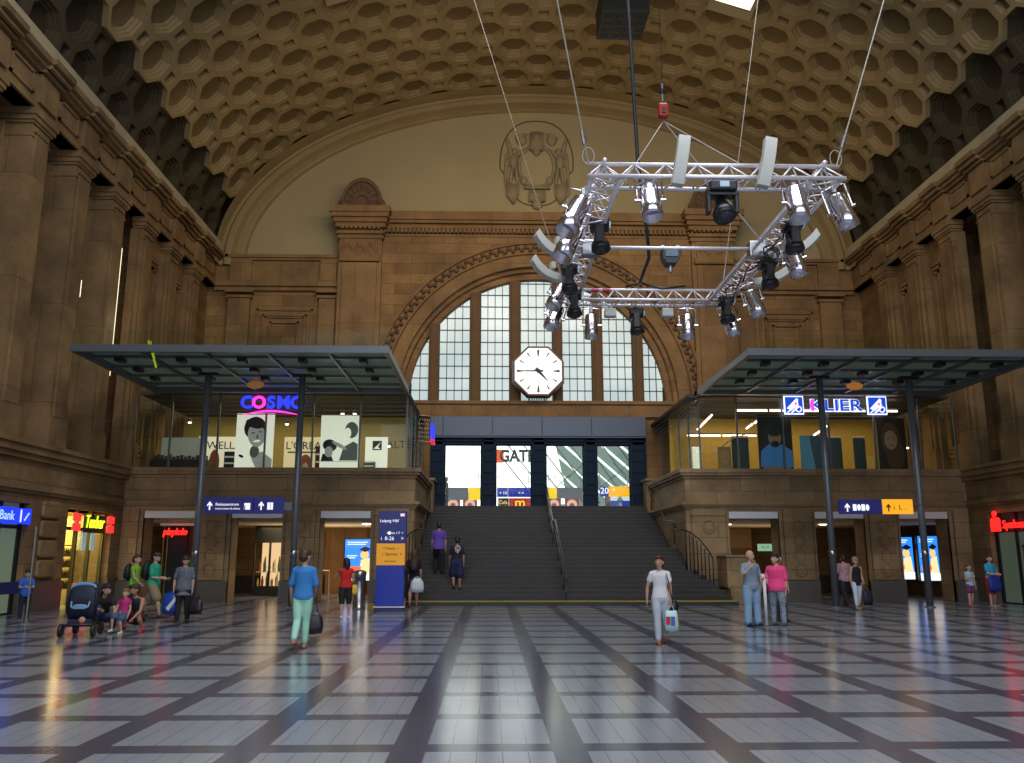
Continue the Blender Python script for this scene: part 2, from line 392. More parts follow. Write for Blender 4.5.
# ------------------------------------------------------------------ portal blocks (left and right of the stairs)
OPN = [(8.5, 10.3), (11.6, 13.4), (14.65, 16.45)]
def portal(sgn, nm, k0):
    f = (lambda x: x) if sgn > 0 else mx
    def bx(m, a, b, y0, y1, z0, z1): m.box(min(f(a), f(b)), max(f(a), f(b)), y0, y1, z0, z1)
    w = MB()
    xs = [6.98] + [v for o in OPN for v in o] + [17.2]
    for i in range(0, len(xs), 2): bx(w, xs[i], xs[i + 1], WY, WY + .9, 0, 3.12)
    bx(w, 6.98, 17.2, WY, WY + .9, 3.12, 4.45)
    bx(w, 6.98, 7.5, WY + .9, 36.6, 0, 4.45)
    bx(w, 6.75, 7.5, 36.6, 37.7, 0, 4.75)
    struct(w.build('wall_portal_' + nm, S_LOW))
    t = MB()
    for p, a, b in ((.05, 3.2, 3.28), (.12, 3.28, 3.36), (.18, 3.36, 3.46)): bx(t, 6.98 - p, 17.2, WY - p, WY + .1, a, b); bx(t, 6.98 - p, 7.1, WY + .1, 36.6, a, b)
    for p, a, b in ((.06, 4.3, 4.4), (.16, 4.4, 4.5), (.22, 4.5, 4.64)): bx(t, 6.98 - p, 17.2, WY - p, WY + .5, a, b); bx(t, 6.98 - p, 7.6, WY + .5, 36.7, a, b)
    bx(t, 6.68, 7.6, 36.5, 37.75, 4.75, 4.85)
    # pilasters on the portal piers with carved ovals
    for a, b in ((7.15, 8.35), (10.45, 11.45), (13.55, 14.5), (16.6, 17.1)):
        bx(t, a, b, WY - .10, WY + .1, .75, 3.2); bx(t, a - .03, b + .03, WY - .14, WY + .1, 2.98, 3.06)
        if b - a > .8:
            c = (a + b) / 2; hw = .26
            nov = 1 if a < 8 else 4
            for j in range(nov):
                zc = 2.6 - j * .5
                pts = [(f(c) + hw * (.8) * cos(2 * pi * q / 14), zc + .22 * sin(2 * pi * q / 14)) for q in range(14)]
                t.tube([(x, WY - .11, z) for x, z in pts + pts[:1]], .035, 6, False)
                pts = [(f(c) + hw * (.55) * cos(2 * pi * q / 14), zc + .15 * sin(2 * pi * q / 14)) for q in range(14)]
                t.prism(pts, WY - .135, WY - .1)
    # door jamb mouldings
    for a, b in OPN:
        bx(t, a - .07, a, WY - .05, WY + .1, 0, 3.12); bx(t, b, b + .07, WY - .05, WY + .1, 0, 3.12)
    struct(t.build('trim_%d' % k0, S_LOW))
    t = MB()
    for i in range(0, len(xs), 2): bx(t, xs[i] - (.03 if i == 0 else -.0), xs[i + 1], WY - .16, WY + .02, 0, .72)
    struct(t.build('baseboard_portal_' + nm, mat('plinth_grey', (.11, .10, .088), .45, noise=.3)))
    # passage behind the portals
    p = MB()
    bx(p, 7.5, 18.4, 38.1, 38.3, 0, 3.6); bx(p, 18.2, 18.4, WY + .9, 38.1, 0, 3.6)
    struct(p.build('wall_passage_' + nm, stone('passage_stone', (.23, .15, .07), (.18, .115, .05), (.07, .045, .02), 1.0, .5)))
    p = MB(); bx(p, 7.5, 18.2, 38.0, 38.1, 0, .75)
    struct(p.build('baseboard_passage_' + nm, S_DARK))
    p = MB(); bx(p, 7.5, 18.4, WY + .9, 38.2, 2.78, 2.9)
    struct(p.build('ceiling_passage_' + nm, mat('passage_ceiling', (.68, .56, .38), .8)))
    # white lintel boards (rolled shutters) over each opening
    for i, (a, b) in enumerate(OPN):
        q = MB(); bx(q, a + .02, b - .02, WY - .02, WY + .25, 2.88, 3.12)
        o = q.build('shutter_box', mat('shutter_white', (.72, .74, .78), .5), bevel=.01)
        tag(o, 'pale metal shutter box over the %s %s the stairs' % (['portal next to the curved handrail', 'middle portal', 'outermost portal'][i], ['left of', 'right of'][sgn > 0]), 'shutter', 'shutter boxes over the portals')
portal(1, 'right', 220); portal(-1, 'left', 230)

# ------------------------------------------------------------------ staircase
STX = XC
def stair_hw(y): return 4.83 if y > 30.6 else 4.83 + 1.02 * min(1, ((30.6 - y) / 2.6)) ** .8
SL = empty('staircase', (STX, 28, 0), 'wide dark stone staircase climbing to the four bright doors', 'staircase')
st = MB(); NS = 12; dy1 = 4.2 / NS; rz = 3.7 / 24
def stepbox(y, z0, z1, y1=37.75):
    hw = stair_hw(y)
    if y < 30.32:
        st.box(-hw, hw, y - 28, 30.32 - 28, z0, z1)
        st.box(-4.8, 4.8, 30.32 - 28, y1 - 28, z0, z1)
    else: st.box(-4.8, 4.8, y - 28, y1 - 28, z0, z1)
for i in range(NS):
    stepbox(28 + i * dy1, i * rz, (i + 1) * rz)
for i in range(NS):
    stepbox(33.4 + i * dy1, (12 + i) * rz, (13 + i) * rz)
st.build('steps', mat('stair_stone', (.027, .025, .025), .48, noise=.5, nscale=5), SL)
# pale nosings: light catching the treads put into the colour
no = MB()
for i in range(24):
    y = 28 + i * dy1 if i < 12 else 33.4 + (i - 12) * dy1
    hw = stair_hw(y) if y < 30.32 else 4.75
    no.box(-hw, hw, y - 28 - .014, y - 28 + .10, (i + 1) * rz - .012, (i + 1) * rz + .004)
no.build('step_edges', mat('stair_edge', (.095, .092, .092), .45, noise=.5, nscale=8), SL, kind='stuff') if False else no.build('step_edges', mat('stair_edge', (.085, .076, .070), .5, noise=.6, nscale=2.5), SL)
ys_ = MB(); ys_.box(-5.8, 5.8, -.02, .03, rz + .005, rz + .015); ys_.box(-5.8, 5.8, -.016, -.008, rz - .03, rz)
ys_.build('yellow_strip', mat('yellow_paint', (.36, .29, .03), .5), SL)
ys_ = MB(); ys_.box(-4.7, 4.7, 3.86, 3.90, 12 * rz + .005, 12 * rz + .012); ys_.build('yellow_strip', mat('yellow_paint_worn', (.17, .14, .06), .5), SL)

def handrail(name, base, pts, label, posts, r=.028, mid=True, m=None):
    m = m or METAL
    e = empty(name, base, label, 'handrail', 'stair handrails'); b = Vector(base)
    P = [Vector(p) - b for p in pts]
    MB().tube(P, r, 8).build('rail', m, e, True)
    if mid: MB().tube([p - Vector((0, 0, .42)) for p in P if True], r * .6, 6).build('mid_rail', m, e, True)
    for (x, y, z0, z1) in posts: MB().tube([Vector((x, y, z0)) - b, Vector((x, y, z1)) - b], .02, 6).build('post', m, e, True)
    return e
def stz(y):
    if y < 28: return 0
    if y < 32.2: return (int((y - 28) / dy1) + 1) * rz
    if y < 33.4: return 12 * rz
    return min(24, (int((y - 33.4) / dy1) + 13)) * rz
gm = mat('green_grey_metal', (.06, .085, .075), .35, .4)
xc = 2.45
cy = [28.0, 28.9, 29.9, 30.9, 31.9, 33.5, 34.6, 35.7, 36.8, 37.5]
def rz_(y): 
    if y < 28: return .95
    return (.95 + (y - 28) * rz / dy1 + .1) if y < 32.2 else ((.95 + 1.95) if y < 33.4 else .95 + 1.95 + (y - 33.4) * rz / dy1)
handrail('stair_handrail', (xc, 28, 0), [(xc, 27.9, .8), (xc, 27.95, .98)] + [(xc, y, rz_(y)) for y in (28.3, 30, 32.2, 33.4, 35, 37.4)], 'double green grey handrail dividing the stairs down the middle', [(xc, y, stz(y) if y >= 28 else 0, rz_(y)) for y in cy], .034, m=gm)
pl = MB(); 
handrail('stair_handrail', (7.3, 29, 0), [(6.6, 31.2, 2.5), (6.85, 30.4, 2.48), (7.05, 30.2, 2.38), (7.3, 29.85, 2.1), (7.48, 29.5, 1.75), (7.56, 29.3, 1.5)], 'curved iron handrail with balusters at the right foot of the stairs',
         [(6.9 + .66 * t, 30.35 - 1.05 * t, stz(30.35 - 1.05 * t) - .02, 2.46 - .96 * t ** 1.2) for t in (0, .15, .3, .44, .58, .72, .86, 1)], .024, False, DARKM)
handrail('stair_handrail', (-3, 29, 0), [(mx(6.6), 31.2, 2.5), (mx(6.85), 30.4, 2.48), (mx(7.05), 30.2, 2.38), (mx(7.3), 29.85, 2.1), (mx(7.48), 29.5, 1.75), (mx(7.56), 29.3, 1.5)], 'curved iron handrail with balusters at the left foot of the stairs',
         [(mx(6.9 + .66 * t), 30.35 - 1.05 * t, stz(30.35 - 1.05 * t) - .02, 2.46 - .96 * t ** 1.2) for t in (0, .15, .3, .44, .58, .72, .86, 1)], .024, False, DARKM)
for sgn in (1, -1):
    f = (lambda x: x) if sgn > 0 else mx
    m = MB(); m.box(min(f(7.98), f(8.68)), max(f(7.98), f(8.68)), 29.1, 30.32, .5, 1.52); m.box(min(f(7.95), f(8.72)), max(f(7.95), f(8.72)), 29.06, 30.34, 1.52, 1.6)
    m.box(min(f(8.02), f(8.78)), max(f(8.0), f(8.75)), 28.9, 30.34, 0, .5)
    if sgn > 0: o = m.build('stair_end_block', S_LOW, bevel=.02); tag(o, 'low sandstone block closing the right foot of the stairs', 'stone block', 'stair end blocks')
    # small upper wall handrails
    s_ = 1 if sgn > 0 else -1
    handrail('stair_handrail', (f(6.9), 31.5, 0), [(f(6.85), y, z) for y, z in ((31.6, 2.6), (32.2, 2.85), (33.4, 2.9), (35, 3.75), (36.5, 4.35))], 'thin wall handrail along the %s side of the upper stairs' % ('right' if sgn > 0 else 'left'),
             [(f(6.85), 32.0, 2.0, 2.75), (f(6.85), 36.3, 3.4, 4.25)], .022, False, DARKM)

# ------------------------------------------------------------------ end facade
fb = MB()
for f in (lambda x: x, mx):
    fb.box(min(f(11.4), f(18.2)), max(f(11.4), f(18.2)), 38.4, 39.2, 0, 15.2)
    fb.box(min(f(6.85), f(11.5)), max(f(6.85), f(11.5)), 38.0, 39.2, 0, 8.45)
struct(fb.build('wall_back', S_FAC))
cb = MB(); R0 = 6.42; RC = 8.45; x0, x1, zt = mx(11.5), 11.5, 16.5; NA = 48
front = []; per = []
for i in range(NA + 1):
    t = pi * i / NA; c, s = -cos(t), sin(t)
    front.append((XC + R0 * c, RC + R0 * s))
    k = min(((x1 - XC) / abs(c)) if abs(c) > 1e-6 else 1e9, ((zt - RC) / s) if s > 1e-6 else 1e9)
    per.append((XC + k * c, RC + k * s))
corners = [(x0, zt), (x1, zt)]
vs = [(x, 38.0, z) for x, z in front] + [(x, 38.0, z) for x, z in per]
fs = []
for i in range(NA):
    a, b = i, i + 1; A, Bq = NA + 1 + i, NA + 2 + i
    pa, pb = per[i], per[i + 1]; cc = None
    for c in corners:
        if (abs(pa[0] - c[0]) < 1e-6 and abs(pb[1] - c[1]) < 1e-6 and abs(pa[1] - c[1]) > 1e-6) or (abs(pb[0] - c[0]) < 1e-6 and abs(pa[1] - c[1]) < 1e-6 and abs(pb[1] - c[1]) > 1e-6): cc = c
    if cc: vs.append((cc[0], 38.0, cc[1])); fs.append((a, b, Bq, len(vs) - 1, A))
    else: fs.append((a, b, Bq, A))
cb.add(vs, fs)
for side_ in (x0, x1): cb.add([(side_, 38, 8.45), (side_, 39, 8.45), (side_, 39, zt), (side_, 38, zt)], [(0, 1, 2, 3)])
# stepped reveal of the big arch
rr = [(R0, 38.0), (R0, 38.15), (6.25, 38.2), (6.2, 38.4), (5.98, 38.45), (5.93, 38.7)]
vs = []
for r, y in rr: vs += [(XC - r * cos(pi * i / NA), y, RC + r * sin(pi * i / NA)) for i in range(NA + 1)]
cb.add(vs, [(j * (NA + 1) + i, j * (NA + 1) + i + 1, (j + 1) * (NA + 1) + i + 1, (j + 1) * (NA + 1) + i) for j in range(len(rr) - 1) for i in range(NA)])
struct(cb.build('wall_arch', S_FAC))
def archring(prof, m, name, n=64):
    mb = MB(); vs = []
    for i in range(n + 1):
        t = pi * i / n
        vs += [(XC - r * cos(t), y, RC + r * sin(t)) for r, y in prof]
    q = len(prof)
    mb.add(vs, [(i * q + j, i * q + j + 1, (i + 1) * q + j + 1, (i + 1) * q + j) for i in range(n) for j in range(q - 1)])
    return struct(mb.build(name, m))
archring([(6.42, 38.0), (6.42, 37.88), (6.95, 37.86), (6.98, 37.92), (7.02, 37.8), (7.08, 37.8), (7.1, 37.92), (7.5, 37.92), (7.52, 37.8), (7.6, 37.8), (7.62, 38.0)], S_TRIM, 'trim_240')
g = MB()
for i in range(112):
    t = pi * (i + .5) / 112; r = 7.3 + .07 * (1 if i % 2 else -1)
    c = Vector((XC - r * cos(t), 37.86, RC + r * sin(t)))
    g.ell(c, .13, .07, .09, 6, 5, Matrix.Rotation(-(pi / 2 - t) + (.6 if i % 2 else -.6), 3, 'Y'))
struct(g.build('trim_241', CARVED, smooth=True))
# sill band under the window
t = MB(); a, b = -4.6, 8.9
t.box(a, b, 37.85, 38.8, 7.72, 8.3); t.box(a - .05, b + .05, 37.75, 38.9, 8.3, 8.45); t.box(a, b, 37.8, 38, 7.72, 7.82)
struct(t.build('trim_242', S_TRIM))
# attic cornice across the central bay
t = MB()
t.box(x0, x1, 38.0, 39.2, 16.4, 17.3)
for p, za, zb in ((.05, 16.32, 16.45), (.12, 16.72, 16.82), (.22, 16.95, 17.08), (.34, 17.08, 17.2), (.28, 17.2, 17.34), (.20, 17.34, 17.55)): t.box(x0 + .6, x1 - .6, 38 - p, 38.3, za, zb)
for i in range(74): t.box(x0 + 2.15 + i * .196, x0 + 2.15 + i * .196 + .11, 37.82, 38.0, 16.5, 16.7)
struct(t.build('trim_243', S_TRIM))
# pilasters, capitals, shell ornaments
shells = []
for sgn in (1, -1):
    f = (lambda x: x) if sgn > 0 else mx
    def bx(m, a, b, y0, y1, z0, z1): m.box(min(f(a), f(b)), max(f(a), f(b)), y0, y1, z0, z1)
    t = MB()
    bx(t, 9.42, 11.4, 37.75, 38.1, 0, 16.4); bx(t, 9.62, 11.2, 37.62, 37.8, 0, 14.9); bx(t, 9.62, 11.2, 37.64, 37.8, 15.25, 16.05)
    bx(t, 9.5, 11.3, 37.52, 37.8, 14.95, 15.15); bx(t, 9.55, 11.25, 37.58, 37.8, 15.1, 15.25)
    for p, za, zb in ((.12, 16.1, 16.25), (.2, 16.3, 16.45), (.28, 16.6, 16.8), (.42, 16.8, 17.0), (.58, 17.0, 17.2), (.68, 17.2, 17.5)): bx(t, 9.42 - p * .6, 11.4 + p * .6, 37.75 - p, 38.6, za, zb)
    bx(t, 9.42, 11.4, 37.7, 38.6, 16.05, 17.2)
    for i in range(9): bx(t, 9.5 + i * .21, 9.62 + i * .21, 37.42, 37.6, 16.5, 16.62)
    for i in range(10):   # carved relief on the capital
        c = (9.75 + i * .145, 37.62, 15.65 + .14 * sin(i * 1.7)); t.ell((f(c[0]), c[1], c[2]), .09, .05, .12, 6, 5)
    struct(t.build('trim_%d' % (250 if sgn > 0 else 251), S_TRIM))
    sh = MB(); c = f(10.42)
    pts = [(c - .95 * cos(pi * i / 20), 17.68 + 1.35 * sin(pi * i / 20)) for i in range(21)]; sh.prism(pts, 37.7, 38.4)
    for r0, r1, y in ((1.0, .86, 37.58), (.5, .38, 37.6)):
        ring = []
        for i in range(21):
            tt = pi * i / 20
            ring.append((tt, r0, r1))
        vs = []
        for tt, ra, rb in ring: vs += [(c - ra * cos(tt), y, 17.68 + ra * 1.42 * sin(tt)), (c - rb * cos(tt), y, 17.68 + rb * 1.42 * sin(tt)), (c - rb * cos(tt), 37.75, 17.68 + rb * 1.42 * sin(tt)), (c - ra * cos(tt), 37.75, 17.68 + ra * 1.42 * sin(tt))]
        sh.add(vs, [(i * 4 + j, i * 4 + (j + 1) % 4, (i + 1) * 4 + (j + 1) % 4, (i + 1) * 4 + j) for i in range(20) for j in range(4)])
    for i in range(1, 10):
        tt = pi * i / 10; sh.ell((c - .68 * cos(tt), 37.68, 17.68 + .98 * sin(tt)), .07, .07, .22, 6, 6, Matrix.Rotation(-(pi / 2 - tt), 3, 'Y'))
    for q in (-1, 1): sh.ell((c + q * .9, 37.68, 17.82), .22, .14, .24, 10, 6); sh.ell((c + q * .9, 37.6, 17.82), .1, .12, .1, 8, 6)
    sh.box(c - .5, c + .5, 37.6, 38.3, 17.5, 17.72)
    o = sh.build('shell_ornament', CARVED, smooth=False); tag(o, 'carved stone shell half disc on top of the %s pilaster cornice' % ('right' if sgn > 0 else 'left'), 'stone ornament', 'shell ornaments on the facade')
    # side bays: entablature, panels, slim pilasters
    t = MB()
    bx(t, 11.4, 17.2, 38.25, 38.6, 14.15, 15.15); bx(t, 11.4, 17.2, 38.1, 38.6, 15.15, 15.25); bx(t, 11.4, 17.2, 38.0, 38.9, 15.25, 15.4)
    bx(t, 11.4, 17.2, 38.05, 38.5, 13.88, 14.12); bx(t, 11.4, 17.2, 38.2, 38.5, 13.7, 13.88)
    for a, b in ((11.55, 12.3), (15.5, 16.5)):
        bx(t, a, b, 38.12, 38.5, 0, 13.3); bx(t, a - .08, b + .08, 38.02, 38.5, 13.3, 13.42); bx(t, a - .14, b + .14, 37.96, 38.5, 13.55, 13.68); bx(t, a, b, 38.1, 38.4, 14.15, 15.15)
    for j, (ii, y) in enumerate(((0, 38.34), (.28, 38.28), (.36, 38.34), (.62, 38.30))):
        za, zb, xa, xb = 8.2 + ii, 12.85 - ii, 12.6 + ii, 15.2 - ii; w_ = .09
        for q in ((xa, xb, zb - w_, zb), (xa, xb, za, za + w_), (xa, xa + w_, za, zb), (xb - w_, xb, za, zb)): bx(t, q[0], q[1], y - .02, 38.45, q[2], q[3])
    struct(t.build('trim_%d' % (252 if sgn > 0 else 253), S_TRIM))

# cartouche relief in the tympanum
c0 = Vector((2.2, 38.8, 20.3)); m = MB()
def ce(x, z, rx, rz_, ry=.14, rot=0): m.ell(c0 + Vector((x, 0, z)), rx, ry, rz_, 10, 8, Matrix.Rotation(rot, 3, 'Y'))
loop = [c0 + Vector((.98 * cos(2 * pi * i / 28), 0, .05 + 1.2 * sin(2 * pi * i / 28))) for i in range(29)]
m.tube(loop, .1, 6, False)
m.box(c0.x - .35, c0.x + .35, c0.y - .3, c0.y, c0.z + .9, c0.z + 1.9); ce(0, 1.9, .42, .12, .3); ce(0, 1.1, .3, .45, .35); ce(0, 1.6, .22, .25, .36)
for q in (-1, 1):
    ce(q * .85, 1.55, .3, .3, .2); ce(q * .88, 1.78, .38, .12, .2, q * .4); ce(q * 1.22, .85, .2, .22, .26)     # urns, heads
    ce(q * 1.3, .3, .24, .42, .22); ce(q * 1.12, -.5, .13, .5, .2, q * .15); ce(q * 1.42, -.5, .13, .5, .2, -q * .12); ce(q * .98, .75, .09, .38, .18, -q * .7); ce(q * 1.58, .25, .09, .4, .18, -q * .2)
    ce(q * 1.5, 1.0, .12, .8, .12, q * .25); ce(q * 1.72, -.1, .1, 1.0, .12, -q * .05)
    m.prism([(c0.x + q * 1.35 - .36, c0.z - 1.05), (c0.x + q * 1.35 + .36, c0.z - 1.05), (c0.x + q * 1.35 + .3, c0.z - 1.7), (c0.x + q * 1.3, c0.z - 2.15), (c0.x + q * 1.35 - .32, c0.z - 1.7)], c0.y - .22, c0.y)
    ce(q * .72, -.78, .2, .25, .2)
    ce(q * 1.35, -1.4, .22, .24, .3)
m.box(c0.x - .72, c0.x + .72, c0.y - .2, c0.y, c0.z - 1.28, c0.z - 1.1); m.box(c0.x - .45, c0.x + .45, c0.y - .18, c0.y, c0.z - 2.0, c0.z - 1.4); ce(0, -2.15, .3, .28, .2); ce(0, -1.7, .3, .2, .3)
m.v = [(c0.x + (v[0] - c0.x) * .88, v[1], c0.z + (v[2] - c0.z) * .92) for v in m.v]
ct = m.build('cartouche', RELIEF, smooth=True); tag(ct, 'plaster cartouche relief with two cherubs on the pale end wall', 'relief')
ol = MB(); pts = []
for i in range(41):
    a = 2 * pi * i / 40; rx, rz2 = (2.1, 2.25); sx_ = cos(a); sz_ = sin(a)
    pts.append(c0 + Vector((.86 * rx * (abs(sx_) ** .8) * (1 if sx_ > 0 else -1) * (1 if sz_ > -.3 else .88), .03, .25 + rz2 * sz_)))
ol.tube(pts, .035, 5, False); pass; ol.build('relief_outline', mat('relief_line', (.15, .11, .07), .9), ct)

# ------------------------------------------------------------------ arched window
WG = []
w0 = mat('window_stone_mullion', (.17, .095, .042), .8, noise=.25, nscale=2)
LIT = bpy.data.materials.new('frosted_daylit_glass'); LIT.use_nodes = True
nt = LIT.node_tree; bb = nt.nodes['Principled BSDF']; bb.inputs['Base Color'].default_value = (.35, .38, .38, 1); bb.inputs['Roughness'].default_value = .25
nn = nt.nodes.new('ShaderNodeTexNoise'); nn.inputs['Scale'].default_value = .5; tcx = nt.nodes.new('ShaderNodeNewGeometry'); nt.links.new(tcx.outputs['Position'], nn.inputs['Vector'])
cr = nt.nodes.new('ShaderNodeValToRGB'); cr.color_ramp.elements[0].color = (.40, .52, .53, 1); cr.color_ramp.elements[0].position = .3; cr.color_ramp.elements[1].color = (.62, .72, .70, 1); cr.color_ramp.elements[1].position = .7
nt.links.new(nn.outputs['Fac'], cr.inputs[0]); nt.links.new(cr.outputs[0], bb.inputs['Emission Color']); bb.inputs['Emission Strength'].default_value = .85
BAYS = [(-3.7, -2.88), (-2.42, -.98), (-.50, .87), (1.37, 2.92 - .04), (3.32, 4.72), (5.2, 6.62), (7.08, 8.02)]
cl = 2.13
def zarc(x, r=5.93): return RC + sqrt(max(0, r * r - (x - XC) ** 2))
for k, (a, b) in enumerate(BAYS):
    p = MB(); N_ = 10
    pts = [(a, RC)] + [(a + (b - a) * i / N_, zarc(a + (b - a) * i / N_)) for i in range(N_ + 1)] + [(b, RC)]
    pts = [q for i, q in enumerate(pts) if i == 0 or (abs(q[0] - pts[i - 1][0]) + abs(q[1] - pts[i - 1][1])) > 1e-4]
    p.prism(pts, 38.72, 38.74); wp = struct(p.build('window_%d' % (k + 1), LIT))
    g = MB(); nc = max(2, round((b - a) / .36))
    for i in range(nc + 1):
        x = a + (b - a) * i / nc; w_ = .03 if i in (0, nc) else .016; h = zarc(x)
        if h > RC + .1: g.box(x - w_, x + w_, 38.66, 38.74, RC, h)
    for j in range(0, 11):
        z = RC + .06 + j * .575; xa, xb = a, b
        if z - RC < 5.93:
            hw = sqrt(5.93 ** 2 - (z - RC) ** 2); xa = max(a, XC - hw); xb = min(b, XC + hw)
            if xb > xa: g.box(xa, xb, 38.66, 38.74, z - .018, z + .018)
    g.build('glazing_bars', DARKM, wp)
t = MB()
edges = [(-3.8, -3.7)] + [(BAYS[i][1], BAYS[i + 1][0]) for i in range(6)] + [(8.02, 8.12)]
for a, b in edges[1:-1]:
    h = max(zarc(a), zarc(b)); t.box(a, b, 38.35, 38.8, RC, h - .02); t.box(a + .1, b - .1, 38.25, 38.4, RC, h - .12)
struct(t.build('trim_244', w0))
MB().box(-4, 8.3, 38.95, 39.05, 8.3, 15).build('wall_behind_window', DARKM)['kind'] = 'structure'

# ------------------------------------------------------------------ fascia and doors
FB = mat('blue_grey_panel', (.10, .125, .17), .35, .3)
DF = mat('dark_blue_frame', (.010, .026, .055), .6, 0, spec=.15)
t = MB()
for i, (a, b) in enumerate(((-2.7, -2.12), (-2.12, .08), (.08, 2.3), (2.3, 4.52), (4.52, 6.98))): t.box(a + .015, b - .015, 37.62, 38.2, 6.82, 7.68)
t.box(-2.72, 7.0, 37.7, 38.3, 6.75, 7.72); struct(t.build('trim_245', FB, bevel=.01))
DO = [(444.3, 481.5), (495.5, 531.6), (545.8, 583.8), (596.8, 630.2)]
ox = [(atY(a, 475, 38).x, atY(b, 475, 38).x) for a, b in DO]
t = MB(); prev = -2.68; zt_ = 6.47
for a, b in ox + [(6.98, 6.98)]:
    t.box(prev, a, 37.85, 38.25, 3.7, 6.75)
    for q in (prev, a - .1): 
        if a - prev > .3: t.box(q + .02, q + .1, 37.78, 37.9, 3.7, 6.7)
    for z in (4.2, 4.7, 5.2, 5.7, 6.2):
        if a - prev > .3: t.box(prev + .12, a - .12, 37.8, 37.86, z, z + .06)
    prev = b
t.box(-2.68, 6.98, 37.85, 38.25, zt_, 6.82); t.box(-2.68, 6.98, 37.78, 37.86, zt_ + .12, zt_ + .18)
struct(t.build('trim_246', DF))
for k, (a, b) in enumerate(ox):
    d = MB()
    for q in ((a, a + .05, 3.7, zt_), (b - .05, b, 3.7, zt_), (a, b, 3.7, 3.74), (a, b, zt_ - .05, zt_)): d.box(q[0], q[1], 38.0, 38.08, q[2], q[3])
    dd = struct(d.build('door_%d' % (k + 1), DF)); B(a + .05, b - .05, 38.03, 38.05, 3.74, zt_ - .05).build('glass_pane', GLASS, dd)
    for q in (a + .12, b - .14): MB().tube([(q, 37.95, 4.5), (q, 37.95, 5.3)], .018, 6).build('door_handle', ALU, dd)
# landing at the top and platform hall beyond
struct(B(-8, 14, 37.7, 75, 3.5, 3.7).build('floor_platform', mat('platform_floor', (.3, .3, .3), .4)))

SKYW = emi('bright_glass_roof', (1, 1, 1), 2.2); SKYG = emi('greenish_roof', (.30, .42, .38), .55)
sh = empty('train_shed', (2, 60, 3.7), 'white glazed train shed seen through the four doors at the stair top', 'train shed'); 
p = B(-30, 1.9, 14, 14.2, 0, 20).build('glass_wall', SKYW, sh)
p = MB(); p.prism([(1.9, 0), (40, 0), (40, 20), (1.9, 20)], 14, 14.2); p.build('far_wall', SKYG, sh)
p = MB(); p.prism([(-4.5, 13.0), (2.0, 13.0), (4.3, 2.0), (-4.5, 2.0)], 9.0, 9.1); p.build('glass_wall', SKYW, sh)
bm_ = MB()
for i in range(11):
    x = 1.5 + i * 1.5; bm_.box(-.08, .08, -.1, .1, 0, 11, Matrix.Translation((x, 8, 2.2)) @ Matrix.Rotation(-.85, 4, 'Y'))
bm_.build('roof_light_strip', emi('roof_strip', (.9, 1, .95), 1.6), sh)
bm_ = MB()
for i in range(12):
    x = 1.8 + i * 1.2; bm_.tube([(x, 7.8, 2), (x - 5.6 + i * .1, 7.8, 9)], .05, 5); bm_.tube([(x, 7.7, 2 + (i % 3)), (x + 1.3, 7.7, 3.2 + (i % 3))], .035, 4); bm_.tube([(x + 1.3, 7.7, 2 + (i % 3)), (x, 7.7, 3.2 + (i % 3))], .035, 4)
bm_.build('roof_truss', mat('dark_truss', (.10, .11, .11), .5), sh)
bm_ = MB()
for z in (4.1, 6.2, 8.4): bm_.tube([(-12, 8.9, z - .3), (-6, 8.9, z + .2), (0, 8.9, z), (2, 8.9, z - .6)], .02, 4)
for x in (-9, -7.5, -6, -4.5, -3, -1.5, 0, 1.5): bm_.box(x - .012, x + .012, 8.9, 8.92, 1, 12)
bm_.build('glazing_bar', mat('thin_grey_bar', (.35, .37, .4), .5), sh)

def board(nm, px0, px1, py0, py1, Y, m, label, cat='sign', grp=None, th=.12, e=None):
    a = atY(px0, py0, Y); b = atY(px1, py1, Y)
    if e is None: e = empty(nm, (a.x, Y, b.z), label, cat, grp)
    return e, a, b
YB, BB, GB = emi('yellow_sign_lit', (1, .62, .0), 1.1), emi('blue_sign_lit', (.01, .025, .35), 1.0), mat('grey_board', (.16, .16, .19), .5, emit=.25, ecol=(.3, .3, .36))
WL = emi('white_lettering_lit', (1, 1, 1), 1.3)
def flat_sign(nm, segs, py0, py1, Y, label, texts=(), hang=True, th=.1, cat='sign'):
    a0 = atY(segs[0][0], py0, Y); a1 = atY(segs[-1][1], py1, Y)
    e = empty(nm, (a0.x, Y, a1.z), label, cat); o = Vector((a0.x, Y, a1.z)); h = a0.z - a1.z
    for (pa, pb, m) in segs:
        xa, xb = atY(pa, py1, Y).x, atY(pb, py1, Y).x
        B(xa - o.x, xb - o.x - .01, 0, th, 0, h).build('panel', m, e, bevel=.008)
    for (px, py, body, size, m) in texts:
        q = atY(px, py, Y); text(body, size, (q.x - o.x, -.015, q.z - o.z), m, 'lettering', e, depth=.004)
    return e, o, h
flat_sign('platform_sign', [(444.5, 468.5, GB), (468.5, 481, YB)], 487.5, 500, 42, 'grey and yellow hanging board seen through the leftmost door')
e, o, h = flat_sign('platform_sign', [(497, 508, BB), (508, 531, BB)], 487.5, 497, 42, 'blue hanging direction board seen through the second door from left', [(503, 493, '+ 16', .2, WL), (521, 493, '< =', .2, WL)])
flat_sign('platform_sign', [(546, 557, YB), (557, 583, GB)], 487.5, 498.5, 42, 'yellow and grey hanging board seen through the third door from left')
e, o, h = flat_sign('platform_sign', [(600, 609, BB), (609, 631, emi('orange_sign', (1, .42, 0), 1.2))], 486.5, 496.5, 42, 'orange hanging board with platform number 20 seen through the rightmost door', [(604.5, 491, '20', .42, WL), (614, 491, '*', .3, WL)])
